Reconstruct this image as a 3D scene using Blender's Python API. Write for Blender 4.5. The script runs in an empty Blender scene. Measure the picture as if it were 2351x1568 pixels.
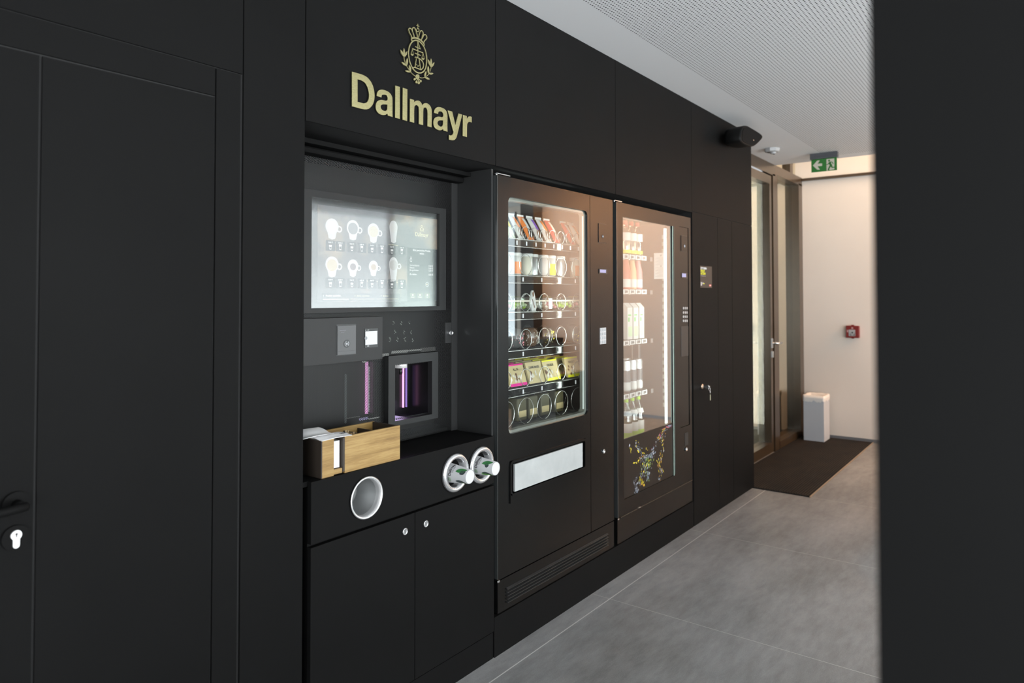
import bpy, bmesh, math, random
from mathutils import Vector, Matrix
sc = bpy.context.scene
PI = math.pi
R = math.radians
random.seed(7)

# ---------------------------------------------------------------- camera
YAW, PITCH, ROLL, FPX, PCY, PCX = 0.648142582, 0.0226450544, -0.00134397588, 1610.93702, 644.975206, 1175.5
CAMH = 1.4687
FW = Vector((math.cos(YAW)*math.cos(PITCH), math.sin(YAW)*math.cos(PITCH), math.sin(PITCH)))
_rt = Vector((math.sin(YAW), -math.cos(YAW), 0)); _up = _rt.cross(FW)
RT = _rt*math.cos(ROLL)+_up*math.sin(ROLL); UP = RT.cross(FW)
cam = bpy.data.cameras.new('camera'); camo = bpy.data.objects.new('camera', cam); sc.collection.objects.link(camo)
camo.matrix_world = Matrix.Translation((0, 0, CAMH)) @ Matrix((RT, UP, -FW)).transposed().to_4x4()
cam.sensor_width = 36; cam.lens = FPX/2351*36
cam.shift_y = -(784-PCY)/2351
cam.clip_start = 0.05
cam.dof.use_dof = True; cam.dof.focus_distance = 2.75; cam.dof.aperture_fstop = 2.8
sc.camera = camo

# ---------------------------------------------------------------- world, light, exposure
w = bpy.data.worlds.new('world'); sc.world = w; w.use_nodes = True
bg = w.node_tree.nodes['Background']; bg.inputs[0].default_value = (0.93, 0.97, 1.0, 1); bg.inputs[1].default_value = 9.0
_t = w.node_tree.nodes.new('ShaderNodeTexCoord'); _s = w.node_tree.nodes.new('ShaderNodeSeparateXYZ'); _r = w.node_tree.nodes.new('ShaderNodeMapRange')
_r.inputs[1].default_value = -0.05; _r.inputs[2].default_value = 0.05; _r.inputs[3].default_value = 14.0; _r.inputs[4].default_value = 7.8   # lower half brightened to light the ceiling, overcast sky above
w.node_tree.links.new(_t.outputs['Generated'], _s.inputs[0]); w.node_tree.links.new(_s.outputs[2], _r.inputs[0]); w.node_tree.links.new(_r.outputs[0], bg.inputs[1])
sc.view_settings.view_transform = 'Standard'; sc.view_settings.look = 'None'
sc.view_settings.exposure = 0.0; sc.view_settings.gamma = 1.0
sc.cycles.use_denoising = True
sc.cycles.max_bounces = 8; sc.cycles.diffuse_bounces = 4; sc.cycles.glossy_bounces = 4; sc.cycles.transparent_max_bounces = 24
sc.cycles.sample_clamp_indirect = 4.0
sc.cycles.caustics_reflective = False; sc.cycles.caustics_refractive = False
def area(name, loc, aim, sx, sy, power, col, portal=False, spread=180):
    l = bpy.data.lights.new(name, 'AREA'); l.shape = 'RECTANGLE'; l.size = sx; l.size_y = sy
    l.energy = power; l.color = col; l.spread = R(spread)
    if portal: l.cycles.is_portal = True
    o = bpy.data.objects.new(name, l); sc.collection.objects.link(o); o.location = loc
    o.rotation_euler = Vector(aim).to_track_quat('-Z', 'Y').to_euler()
    return o
WINZ0, WINZ1, OPPY = 0.12, 2.66, -3.3
area('window_portal', (3.4, OPPY-0.15, 1.39), (0, 1, 0), 8.8, 2.54, 1, (1, 1, 1), True)
area('window_portal', (7.96, -2.75, 1.39), (-1, 0, 0), 1.06, 2.54, 1, (1, 1, 1), True)
area('window_portal', (-3.21, -1.6, 1.39), (1, 0, 0), 3.2, 2.54, 1, (1, 1, 1), True)
area('skylight_glow', (7.36, 1.15, 3.98), (0.06, 0, -1), 0.8, 1.7, 50, (1.0, 0.76, 0.54))
area('skylight_glow', (7.36, -0.8, 3.98), (0.06, 0, -1), 0.8, 2.0, 50, (1.0, 0.60, 0.33))
area('added_wall_glow', (7.58, -1.15, 3.0), (0.35, 0, -1), 0.08, 1.4, 170, (1.0, 0.50, 0.22))  # added unseen lamp, puts orange on the end wall top for the reflections

# ---------------------------------------------------------------- photo pixel -> point on a known plane
def ray(u, v): return FW*FPX+RT*(u-PCX)+UP*(PCY-v)
def py(u, v, y=1.8):
    d = ray(u, v); t = y/d.y; return (d.x*t, CAMH+d.z*t)
def px(u, v, x):
    d = ray(u, v); t = x/d.x; return (d.y*t, CAMH+d.z*t)
def pz(u, v, z):
    d = ray(u, v); t = (z-CAMH)/d.z; return (d.x*t, d.y*t)

# ---------------------------------------------------------------- materials
MC = {}
def mat(name, col, rough=0.5, metal=0.0, emit=None, es=1.0, spec=0.5, trans=0.0, coat=0.0, alpha=1.0):
    if name in MC: return MC[name]
    m = bpy.data.materials.new(name); m.use_nodes = True; MC[name] = m
    b = m.node_tree.nodes['Principled BSDF']
    b.inputs['Base Color'].default_value = (*col, 1); b.inputs['Roughness'].default_value = rough
    b.inputs['Metallic'].default_value = metal; b.inputs['Specular IOR Level'].default_value = spec
    b.inputs['Coat Weight'].default_value = coat; b.inputs['Alpha'].default_value = alpha
    if emit:
        b.inputs['Emission Color'].default_value = (*emit, 1); b.inputs['Emission Strength'].default_value = es
    return m
class NG:
    def __init__(s, m): s.nt = m.node_tree; s.b = s.nt.nodes.get('Principled BSDF')
    def n(s, t, **k):
        x = s.nt.nodes.new(t)
        for a, b in k.items(): setattr(x, a, b)
        return x
    def l(s, a, b): s.nt.links.new(a, b)
    def m(s, op, a, b=None, c=None):
        x = s.n('ShaderNodeMath', operation=op)
        for i, q in enumerate((a, b, c)):
            if q is None: continue
            if isinstance(q, (int, float)): x.inputs[i].default_value = q
            else: s.l(q, x.inputs[i])
        return x.outputs[0]
    def pos(s):
        g = s.n('ShaderNodeNewGeometry'); p = s.n('ShaderNodeSeparateXYZ'); s.l(g.outputs['Position'], p.inputs[0]); return g.outputs['Position'], p.outputs
    def noise(s, vec, scale, detail=4, rough=0.6, sc3=None):
        if sc3:
            mp = s.n('ShaderNodeMapping'); mp.inputs['Scale'].default_value = sc3; s.l(vec, mp.inputs[0]); vec = mp.outputs[0]
        x = s.n('ShaderNodeTexNoise'); x.inputs['Scale'].default_value = scale; x.inputs['Detail'].default_value = detail; x.inputs['Roughness'].default_value = rough
        s.l(vec, x.inputs['Vector']); return x.outputs['Fac']
    def ramp(s, f, stops):
        r = s.n('ShaderNodeValToRGB'); e = r.color_ramp.elements
        e[0].position, e[0].color = stops[0][0], (*stops[0][1], 1); e[1].position, e[1].color = stops[-1][0], (*stops[-1][1], 1)
        for p, c in stops[1:-1]:
            q = e.new(p); q.color = (*c, 1)
        s.l(f, r.inputs[0]); return r.outputs[0]
    def mix(s, f, a, b):
        x = s.n('ShaderNodeMix', data_type='RGBA')
        for i, q in ((0, f), (6, a), (7, b)):
            if isinstance(q, (int, float)): x.inputs[i].default_value = q
            elif isinstance(q, tuple): x.inputs[i].default_value = (*q, 1)
            else: s.l(q, x.inputs[i])
        return x.outputs[2]
def noisy(name, c1, c2, scale, rough=0.5, bump=0.0, **k):
    if name in MC: return MC[name]
    m = mat(name, c1, rough, **k); g = NG(m); p, _ = g.pos()
    f = g.noise(p, scale); g.l(g.ramp(f, [(0.3, c1), (0.7, c2)]), g.b.inputs['Base Color'])
    if bump:
        bu = g.n('ShaderNodeBump'); bu.inputs['Strength'].default_value = bump; bu.inputs['Distance'].default_value = 0.002
        g.l(f, bu.inputs['Height']); g.l(bu.outputs[0], g.b.inputs['Normal'])
    return m
M_LAM = noisy('black_laminate', (0.0065, 0.0065, 0.0065), (0.0074, 0.0074, 0.0074), 3, 0.55, spec=0.05)
M_VOID = mat('shadow_gap_black', (0.004, 0.004, 0.004), 0.7)
M_MACH = noisy('black_coated_steel', (0.0035, 0.0036, 0.0036), (0.0042, 0.0043, 0.0043), 4, 0.25, spec=0.24)
M_MACHM = mat('black_matte_steel', (0.017, 0.0175, 0.0175), 0.5)
M_INT = mat('dark_cabinet_interior', (0.035, 0.036, 0.036), 0.5)
M_GREYP = noisy('anthracite_panel', (0.014, 0.0145, 0.0145), (0.017, 0.0175, 0.0175), 5, 0.45, spec=0.33)
M_FRAMEG = noisy('anthracite_bezel', (0.008, 0.008, 0.008), (0.010, 0.010, 0.010), 6, 0.42, spec=0.28)
M_CHROME = mat('chrome', (0.86, 0.87, 0.88), 0.12, 1.0)
M_STEEL = mat('brushed_steel', (0.62, 0.63, 0.64), 0.32, 1.0)
M_WHITE = mat('white_plastic', (0.82, 0.82, 0.81), 0.35)
M_PAPER = mat('white_paper', (0.86, 0.86, 0.86), 0.8)
M_WIRE = mat('steel_wire', (0.85, 0.85, 0.82), 0.25, 0.85)
M_CEIL = noisy('ceiling_paint', (0.74, 0.75, 0.76), (0.78, 0.79, 0.79), 2, 0.8)
M_PLAST = mat('black_plastic', (0.014, 0.014, 0.014), 0.35)
def dotted_ceiling():
    m = mat('perforated_ceiling_board', (0.76, 0.77, 0.78), 0.8); g = NG(m); p, s = g.pos()
    fx = g.m('SUBTRACT', g.m('FRACT', g.m('DIVIDE', g.m('SUBTRACT', s[0], 2.5977-0.0089), 0.0178)), 0.5)
    fy = g.m('SUBTRACT', g.m('FRACT', g.m('DIVIDE', g.m('SUBTRACT', s[1], 1.5405-0.00885), 0.0177)), 0.5)
    d = g.m('SQRT', g.m('ADD', g.m('MULTIPLY', fx, fx), g.m('MULTIPLY', fy, fy)))
    h = g.m('LESS_THAN', d, 0.21)
    g.l(g.mix(h, (0.76, 0.77, 0.78), (0.012, 0.013, 0.014)), g.b.inputs['Base Color']); return m
def perf_metal():
    m = mat('perforated_black_steel', (0.009, 0.009, 0.009), 0.4, spec=0.35); g = NG(m); p, s = g.pos()
    def cell(off):
        a = g.m('MULTIPLY', g.m('SUBTRACT', g.m('FRACT', g.m('ADD', g.m('DIVIDE', s[0], 0.0100), off)), 0.5), 10.0)
        b = g.m('MULTIPLY', g.m('SUBTRACT', g.m('FRACT', g.m('ADD', g.m('DIVIDE', s[2], 0.0058), off)), 0.5), 5.8)
        return g.m('SQRT', g.m('ADD', g.m('MULTIPLY', a, a), g.m('MULTIPLY', b, b)))
    d = g.m('MINIMUM', cell(0.0), cell(0.5)); h = g.m('LESS_THAN', d, 1.85)
    t = g.n('ShaderNodeBsdfTransparent'); mx = g.n('ShaderNodeMixShader'); out = g.nt.nodes['Material Output']
    g.l(h, mx.inputs[0]); g.l(g.b.outputs[0], mx.inputs[1]); g.l(t.outputs[0], mx.inputs[2]); g.l(mx.outputs[0], out.inputs[0]); return m
def glass(name, k=1.0, tint=(1, 1, 1), rough=0.0, base=0.0, gl=(1, 1, 1)):
    if name in MC: return MC[name]
    m = mat(name, tint); g = NG(m)
    fr = g.n('ShaderNodeFresnel'); ge = g.n('ShaderNodeNewGeometry'); g.l(g.m('SUBTRACT', 1.5, g.m('MULTIPLY', ge.outputs['Backfacing'], 1.5-1/1.5)), fr.inputs['IOR'])
    f = g.m('MINIMUM', g.m('ADD', g.m('MULTIPLY', fr.outputs[0], k), base), 1.0)
    t = g.n('ShaderNodeBsdfTransparent'); t.inputs[0].default_value = (*tint, 1)
    s = g.n('ShaderNodeBsdfGlossy'); s.inputs['Roughness'].default_value = rough; s.inputs[0].default_value = (*gl, 1)
    mx = g.n('ShaderNodeMixShader'); g.l(f, mx.inputs[0]); g.l(t.outputs[0], mx.inputs[1]); g.l(s.outputs[0], mx.inputs[2])
    g.l(mx.outputs[0], g.nt.nodes['Material Output'].inputs[0]); return m
def emis(name, col, s=1.0):
    if name in MC: return MC[name]
    m = bpy.data.materials.new(name); m.use_nodes = True; MC[name] = m; nt = m.node_tree
    nt.nodes.remove(nt.nodes['Principled BSDF']); e = nt.nodes.new('ShaderNodeEmission'); e.inputs[0].default_value = (*col, 1); e.inputs[1].default_value = s
    nt.links.new(e.outputs[0], nt.nodes['Material Output'].inputs[0]); return m
def floor_mat():
    m = mat('grey_stone_tile', (0.17, 0.17, 0.17), 0.42); g = NG(m); p, s = g.pos()
    a = g.noise(p, 1.6, 8, 0.65, (0.6, 1.6, 1)); b = g.noise(p, 14, 6, 0.7, (0.5, 1.6, 1)); c = g.noise(p, 220, 2, 0.5)
    f = g.m('ADD', g.m('ADD', g.m('MULTIPLY', a, 0.55), g.m('MULTIPLY', b, 0.3)), g.m('MULTIPLY', c, 0.15))
    col = g.ramp(f, [(0.38, (0.165, 0.167, 0.167)), (0.5, (0.258, 0.263, 0.264)), (0.62, (0.35, 0.355, 0.355))])
    def line(o, x0, pitch, hw):
        q = g.m('ABSOLUTE', g.m('SUBTRACT', g.m('FRACT', g.m('ADD', g.m('DIVIDE', g.m('SUBTRACT', o, x0), pitch), 0.5)), 0.5))
        return g.m('LESS_THAN', g.m('MULTIPLY', q, pitch), hw)
    jx = line(s[0], 3.033, 1.2, 0.0019); jy = line(s[1], 1.703, 1.2, 0.0026)
    col = g.mix(jx, col, (0.46, 0.46, 0.45)); col = g.mix(jy, col, (0.62, 0.62, 0.60))
    g.l(col, g.b.inputs['Base Color'])
    bu = g.n('ShaderNodeBump'); bu.inputs['Strength'].default_value = 0.15; bu.inputs['Distance'].default_value = 0.001; g.l(b, bu.inputs['Height']); g.l(bu.outputs[0], g.b.inputs['Normal'])
    return m
def oak():
    m = mat('oiled_oak', (0.5, 0.33, 0.13), 0.5); g = NG(m); p, s = g.pos()
    n1 = g.noise(p, 5, 5, 0.6, (0.7, 0.7, 15)); n2 = g.noise(p, 60, 4, 0.65, (0.35, 1.0, 9)); n3 = g.noise(p, 9, 2, 0.5, (1, 1, 1))
    f = g.m('ADD', g.m('ADD', g.m('MULTIPLY', n1, 0.5), g.m('MULTIPLY', n2, 0.35)), g.m('MULTIPLY', n3, 0.15))
    g.l(g.ramp(f, [(0.36, (0.19, 0.105, 0.028)), (0.48, (0.29, 0.175, 0.052)), (0.60, (0.39, 0.255, 0.09))]), g.b.inputs['Base Color']); return m
M_PERF = perf_metal(); M_FLOOR = floor_mat(); M_OAK = oak(); M_DOTS = dotted_ceiling()
M_PANE = glass('vitrine_glass', 3.5, (0.93, 0.97, 0.95), 0.0, 0.02)
M_DGLASS = glass('door_glass', 1.9, (0.55, 0.55, 0.5), 0.0, 0.32, (0.95, 0.90, 0.75))
M_BRONZE = noisy('dark_bronze_profile', (0.040, 0.024, 0.012), (0.050, 0.030, 0.015), 8, 0.28, spec=0.62)
def gold():
    m = mat('brushed_gold', (0.40, 0.36, 0.19), 0.38, 0.85); g = NG(m); p, s = g.pos()
    n = g.noise(p, 90, 3, 0.6, (1, 1, 14)); g.l(g.ramp(n, [(0.3, (0.30, 0.27, 0.13)), (0.7, (0.46, 0.42, 0.22))]), g.b.inputs['Base Color']); return m
M_GOLD = gold()

# ---------------------------------------------------------------- mesh helpers
ORG = {}
def org(o): return ORG.get(o.name, Vector((0, 0, 0))) if o else Vector((0, 0, 0))
class MB:
    def __init__(s): s.v = []; s.f = []; s.sm = []
    def add(s, vs, fs, smooth=False):
        k = len(s.v); s.v += [Vector(q) for q in vs]
        for f in fs: s.f.append([k+i for i in f]); s.sm.append(smooth)
        return s
    def box(s, x0, x1, y0, y1, z0, z1, bev=0.0):
        if x1 < x0: x0, x1 = x1, x0
        if y1 < y0: y0, y1 = y1, y0
        if z1 < z0: z0, z1 = z1, z0
        if bev <= 0:
            return s.add([(x, y, z) for x in (x0, x1) for y in (y0, y1) for z in (z0, z1)],
                         [(0, 1, 3, 2), (4, 6, 7, 5), (0, 4, 5, 1), (2, 3, 7, 6), (0, 2, 6, 4), (1, 5, 7, 3)])
        b = bmesh.new(); bmesh.ops.create_cube(b, size=1)
        for q in b.verts: q.co = Vector(((x0+x1)/2+q.co.x*(x1-x0), (y0+y1)/2+q.co.y*(y1-y0), (z0+z1)/2+q.co.z*(z1-z0)))
        bmesh.ops.bevel(b, geom=b.edges[:], offset=bev, segments=2, affect='EDGES', profile=0.5)
        b.verts.index_update(); s.add([q.co.copy() for q in b.verts], [[q.index for q in f.verts] for f in b.faces]); b.free(); return s
    def prism(s, pts, a, b, plane='y', smooth=False):
        """closed outline in a plane, swept from a to b along the plane's axis"""
        def P(p, t): return (p[0], t, p[1]) if plane == 'y' else ((t, p[0], p[1]) if plane == 'x' else (p[0], p[1], t))
        n = len(pts); s.add([P(p, a) for p in pts]+[P(p, b) for p in pts],
                            [list(range(n)), list(range(2*n-1, n-1, -1))])
        k = len(s.v)-2*n
        for i in range(n): s.f.append([k+i, k+n+i, k+n+(i+1) % n, k+(i+1) % n]); s.sm.append(smooth)
        return s
    def ringprism(s, outer, inner, a, b, plane='y'):
        """plate with a hole: outer and inner outlines of equal point count"""
        def P(p, t): return (p[0], t, p[1]) if plane == 'y' else ((t, p[0], p[1]) if plane == 'x' else (p[0], p[1], t))
        n = len(outer); k = len(s.v)
        s.v += [Vector(P(p, t)) for t in (a, b) for L in (outer, inner) for p in L]
        for i in range(n):
            j = (i+1) % n
            for f in ((i, j, n+j, n+i), (2*n+i, 3*n+i, 3*n+j, 2*n+j), (i, 2*n+i, 2*n+j, j), (n+i, n+j, 3*n+j, 3*n+i)):
                s.f.append([k+q for q in f]); s.sm.append(False)
        return s
    def tube(s, path, r, seg=8, cap=True, closed=False):
        path = [Vector(p) for p in path]; n = len(path); k = len(s.v)
        up = None
        for i, p in enumerate(path):
            if closed: t = path[(i+1) % n]-path[i-1]
            else: t = path[min(i+1, n-1)]-path[max(i-1, 0)]
            t = t.normalized() if t.length > 1e-9 else Vector((0, 0, 1))
            if up is None: up = t.orthogonal().normalized()
            up = (up-t*up.dot(t)); up = up.normalized() if up.length > 1e-6 else t.orthogonal().normalized()
            q = t.cross(up); rr = r[i] if isinstance(r, (list, tuple)) else r
            for j in range(seg):
                a = 2*PI*j/seg; s.v.append(p+up*(rr*math.cos(a))+q*(rr*math.sin(a)))
        m = n if closed else n-1
        for i in range(m):
            for j in range(seg):
                a, b = k+i*seg, k+((i+1) % n)*seg; s.f.append([a+j, a+(j+1) % seg, b+(j+1) % seg, b+j]); s.sm.append(True)
        if cap and not closed:
            s.f.append([k+j for j in range(seg)][::-1]); s.f.append([k+(n-1)*seg+j for j in range(seg)]); s.sm += [False, False]
        return s
    def lathe(s, prof, c, axis='z', seg=24, smooth=True, caps=True):
        """profile = [(radius, height)...] around an axis through c"""
        k = len(s.v); c = Vector(c)
        for r, h in prof:
            for j in range(seg):
                a = 2*PI*j/seg; x, y = r*math.cos(a), r*math.sin(a)
                s.v.append(c+(Vector((x, y, h)) if axis == 'z' else Vector((x, h, y)) if axis == 'y' else Vector((h, x, y))))
        for i in range(len(prof)-1):
            for j in range(seg):
                a, b = k+i*seg, k+(i+1)*seg; s.f.append([a+j, a+(j+1) % seg, b+(j+1) % seg, b+j]); s.sm.append(smooth)
        if caps:
            s.f.append([k+j for j in range(seg)][::-1]); s.f.append([k+(len(prof)-1)*seg+j for j in range(seg)]); s.sm += [False, False]
        return s
    def cyl(s, c, r, h0, h1, axis='z', seg=24): return s.lathe([(r, h0), (r, h1)], c, axis, seg)
    def build(s, name, m, parent=None, recalc=True):
        o0 = org(parent)
        if parent is None:
            xs = [q.x for q in s.v]; ys = [q.y for q in s.v]; zs = [q.z for q in s.v]
            o0 = Vector(((min(xs)+max(xs))/2, (min(ys)+max(ys))/2, min(zs)))
        me = bpy.data.meshes.new(name); me.from_pydata([q-o0 for q in s.v], [], s.f)
        for p, q in zip(me.polygons, s.sm): p.use_smooth = q
        me.materials.append(m)
        if recalc:
            b = bmesh.new(); b.from_mesh(me); bmesh.ops.recalc_face_normals(b, faces=b.faces[:]); b.to_mesh(me); b.free()
        o = bpy.data.objects.new(name, me); sc.collection.objects.link(o)
        if parent: o.parent = parent; ORG[o.name] = org(parent).copy()
        else: o.location = o0; ORG[o.name] = o0.copy()
        return o
def thing(name, loc, label, cat, group=None):
    o = bpy.data.objects.new(name, None); sc.collection.objects.link(o); o.location = loc; o.empty_display_size = 0.02
    ORG[o.name] = Vector(loc); o['label'] = label; o['category'] = cat
    if group: o['group'] = group
    return o
def tag(o, label, cat, group=None):
    o['label'] = label; o['category'] = cat
    if group: o['group'] = group
    return o
def struct(o): o['kind'] = 'structure'; return o
def dup(root, loc, label=None, rot=None):
    r = root.copy(); sc.collection.objects.link(r); r.location = loc; ORG[r.name] = Vector(loc)
    if label: r['label'] = label
    if rot is not None: r.rotation_euler = rot
    for ch in list(root.children):
        c = ch.copy(); sc.collection.objects.link(c); c.parent = r
        for g in list(ch.children):
            d = g.copy(); sc.collection.objects.link(d); d.parent = c
    return r
def rrect(x0, x1, z0, z1, r, seg=5):
    p = []
    for cx, cz, a0 in ((x1-r, z1-r, 0), (x0+r, z1-r, 90), (x0+r, z0+r, 180), (x1-r, z0+r, 270)):
        for i in range(seg+1):
            a = R(a0+90*i/seg); p.append((cx+r*math.cos(a), cz+r*math.sin(a)))
    return p
def circ(cx, cz, r, n=24, rz=None): return [(cx+r*math.cos(2*PI*i/n), cz+(rz or r)*math.sin(2*PI*i/n)) for i in range(n)]
def spline(pts, k=4, closed=False):
    n = len(pts); out = []
    for i in range(n if closed else n-1):
        p = [pts[(i+d) % n] if closed else pts[max(0, min(n-1, i+d))] for d in (-1, 0, 1, 2)]
        for j in range(k):
            t = j/k
            out.append(tuple(0.5*(2*p[1][c]+(p[2][c]-p[0][c])*t+(2*p[0][c]-5*p[1][c]+4*p[2][c]-p[3][c])*t*t+(3*p[1][c]-p[0][c]-3*p[2][c]+p[3][c])*t**3) for c in range(len(p[1]))))
    if not closed: out.append(tuple(pts[-1]))
    return out
def stroke(mb, pts, wd, y0, y1, closed=False):
    """a flat band of constant width following a line on the wall, with depth"""
    n = len(pts); L = []; Rr = []
    for i in range(n):
        if closed: a, b = pts[i-1], pts[(i+1) % n]
        else: a, b = pts[max(0, i-1)], pts[min(n-1, i+1)]
        d = Vector((b[0]-a[0], b[1]-a[1])); d = d.normalized() if d.length > 1e-9 else Vector((1, 0))
        nn = Vector((-d.y, d.x))*wd/2; L.append((pts[i][0]+nn.x, pts[i][1]+nn.y)); Rr.append((pts[i][0]-nn.x, pts[i][1]-nn.y))
    if closed: mb.ringprism(L, Rr, y0, y1)
    else:
        k = len(mb.v)
        for t in (y0, y1):
            for q in L+Rr: mb.v.append(Vector((q[0], t, q[1])))
        m = 2*n
        for i in range(n-1):
            for f in ((i, i+1, n+i+1, n+i), (m+i, m+n+i, m+n+i+1, m+i+1), (i, m+i, m+i+1, i+1), (n+i, n+i+1, m+n+i+1, m+n+i)):
                mb.f.append([k+q for q in f]); mb.sm.append(False)
        for i in (0, n-1): mb.f.append([k+i, k+n+i, k+m+n+i, k+m+i]); mb.sm.append(False)
    return mb
_tc = {}
def text_geo(s, size, bold=0.0, align='LEFT', sx=1.0, ext=0.0):
    key = (s, bold, align, ext)
    if key not in _tc:
        c = bpy.data.curves.new('t', 'FONT'); c.body = s; c.size = 1; c.offset = bold; c.align_x = align; c.resolution_u = 3; c.extrude = ext
        o = bpy.data.objects.new('t', c); sc.collection.objects.link(o); bpy.context.view_layer.update()
        me = bpy.data.meshes.new_from_object(o.evaluated_get(bpy.context.evaluated_depsgraph_get()))
        _tc[key] = ([q.co.copy() for q in me.vertices], [list(p.vertices) for p in me.polygons])
        bpy.data.objects.remove(o); bpy.data.curves.remove(c); bpy.data.meshes.remove(me)
    v, f = _tc[key]; return [(q.x*size*sx, q.y*size) for q in v], f
def text_on(mb, s, size, x, z, y, bold=0.0, align='LEFT', sx=1.0):
    v, f = text_geo(s, size, bold, align, sx); return mb.add([(x+a, y, z+b) for a, b in v], f)
def text_onx(mb, s, size, yy, z, x, bold=0.0, align='LEFT', sx=1.0):
    v, f = text_geo(s, size, bold, align, sx); return mb.add([(x, yy-a, z+b) for a, b in v], f)

# ---------------------------------------------------------------- the room
CH = 2.731
struct(MB().box(-3.2, 8.2, -4.6, 2.9, -0.06, 0).build('floor', M_FLOOR))
c = MB().box(-3.2, 6.9, -4.6, 2.4, CH, CH+0.03); c.box(6.86, 6.9, -4.6, 2.4, CH+0.03, 4.1)
c.box(6.9, 8.2, -4.6, -1.85, CH, CH+0.03); c.box(6.86, 8.2, -1.88, -1.85, CH, 4.1); c.box(6.86, 8.2, -1.88, 2.4, 4.1, 4.14)
m = M_DOTS; g = NG(m); p_, s_ = g.pos()
zone = g.m('MULTIPLY', g.m('MULTIPLY', g.m('LESS_THAN', s_[1], 1.5493), g.m('LESS_THAN', s_[0], 6.74)), g.m('LESS_THAN', s_[2], CH+0.01))
old = g.b.inputs['Base Color'].links[0].from_socket
g.l(g.mix(zone, (0.76, 0.77, 0.78), old), g.b.inputs['Base Color'])
struct(c.build('ceiling', M_DOTS))
# black wall: backing, niche, cladding panels with open joints
b = MB().box(-3.2, 1.3235, 1.8065, 2.1, 0, CH).box(1.3235, 4.302, 1.8065, 2.9, 2.012, CH).box(4.302, 5.45, 1.8065, 2.9, 0, CH)
b.box(1.28, 1.30, 1.83, 2.9, 0, 2.03).box(1.28, 4.32, 2.80, 2.9, 0, 2.03)
struct(b.build('wall_left', M_VOID))
def pan(mb, x0, x1, z0, z1, y0=1.80): return mb.box(x0+0.0018, x1-0.0018, y0, 1.8060, z0+0.0018, z1-0.0018)
p = MB()
for a in ((-3.2, -0.36, 0, CH), (-0.36, 1.116, 2.099, CH), (1.0335, 1.110, 0, 2.099), (-0.36, 1.0335, 2.0185, 2.099), (1.116, 1.326, 0, CH), (1.326, 2.266, 2.010, CH),
          (2.266, 3.289, 2.010, CH), (3.289, 4.301, 2.010, CH), (4.301, 5.467, 2.017, CH), (4.301, 4.745, 0, 2.017), (4.745, 5.022, 0, 2.017), (5.022, 5.467, 0, 2.017)):
    pan(p, *a)
p.box(5.4505, 5.465, 1.8065, 2.05, 0, CH)
struct(p.build('wall_left', M_LAM))
struct(MB().box(2.258, 4.298, 1.802, 1.82, 0, 0.162).box(1.354, 2.253, 1.806, 1.82, 0, 0.104).build('baseboard_left', M_LAM))
struct(MB().box(2.262, 2.274, 1.82, 2.6, 0.86, 2.0).build('trim_1', M_MACHM))
struct(MB().box(1.33, 2.26, 1.93, 2.06, 1.979, 1.995).box(1.33, 2.26, 1.965, 2.03, 1.955, 1.979, 0.008).build('trim_2', M_LAM))
# flush door at far left
dr = struct(MB().box(-0.355, 0.6105, 1.801, 1.806, 0.004, 2.0155).build('door_1', M_LAM))
sl = struct(MB().box(0.6170, 1.0300, 1.801, 1.806, 0.004, 2.0155).build('trim_3', M_LAM))
hx, hz = 0.576, 1.018
h = MB().lathe([(0.0265, -0.008), (0.0265, -0.001), (0.022, 0)], (hx, 1.801, hz), 'y', 28).tube([(hx, 1.80, hz), (hx, 1.755, hz)], 0.010, 12)
h.tube(spline([(hx+0.006, 1.757, hz), (hx-0.012, 1.750, hz), (hx-0.06, 1.748, hz-0.001), (hx-0.13, 1.750, hz-0.001)], 4), 0.0095, 12)
h.build('door_handle', M_LAM, dr)
kz = 0.945
ro = MB().lathe([(0.0265, -0.007), (0.0265, 0)], (hx, 1.801, kz), 'y', 28).build('rosette', M_LAM, dr)
cy = circ(hx, kz+0.006, 0.0105, 20)
cyl = MB().prism(cy, 1.7905, 1.796, 'y').prism(rrect(hx-0.0062, hx+0.0062, kz-0.022, kz+0.003, 0.006), 1.7903, 1.796, 'y').build('lock_cylinder', mat('satin_nickel', (0.9, 0.9, 0.9), 0.3, 0.4, emit=None), dr)
MB().box(hx-0.001, hx+0.001, 1.7895, 1.7906, kz+0.002, kz+0.011).cyl((hx, 1.7900, kz+0.0085), 0.0025, -0.0006, 0.0006, 'y', 10).build('key_slot', M_PLAST, dr)

# end wall, light well, opposite wall and windows
M_ENDW = noisy('white_wall_panel', (0.71, 0.635, 0.565), (0.74, 0.665, 0.595), 1.5, 0.55)
struct(MB().box(7.83, 7.95, -2.22, 2.4, 0, 4.1).box(7.83, 7.95, -3.45, -2.22, 2.66, 4.1).box(7.83, 7.95, -3.45, -2.22, 0, 0.12).box(7.83, 7.95, -3.45, -3.3, 0.12, 2.66).build('wall_end', M_ENDW))
struct(MB().box(7.795, 7.83, -1.85, 2.04, 2.695, 2.722).build('trim_4', M_BRONZE))
struct(MB().box(7.818, 7.83, -1.8, 2.04, 0, 0.034).build('baseboard_end', mat('grey_aluminium', (0.30, 0.31, 0.33), 0.35, 0.7)))
struct(MB().box(7.62, 7.83, -2.0, -1.79, 0, CH).box(7.35, 7.82, -2.2, -1.45, 0, 0.93).build('trim_5', M_MACHM))
struct(MB().box(-3.2, 8.2, OPPY-0.12, OPPY, 0, WINZ0).box(-3.2, 8.2, OPPY-0.12, OPPY, WINZ1, CH).box(-3.2, -1.0, OPPY-0.12, OPPY, WINZ0, WINZ1).box(7.75, 8.2, OPPY-0.12, OPPY, WINZ0, WINZ1).build('wall_opposite', mat('dark_plaster', (0.10, 0.10, 0.10), 0.8)))
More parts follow.
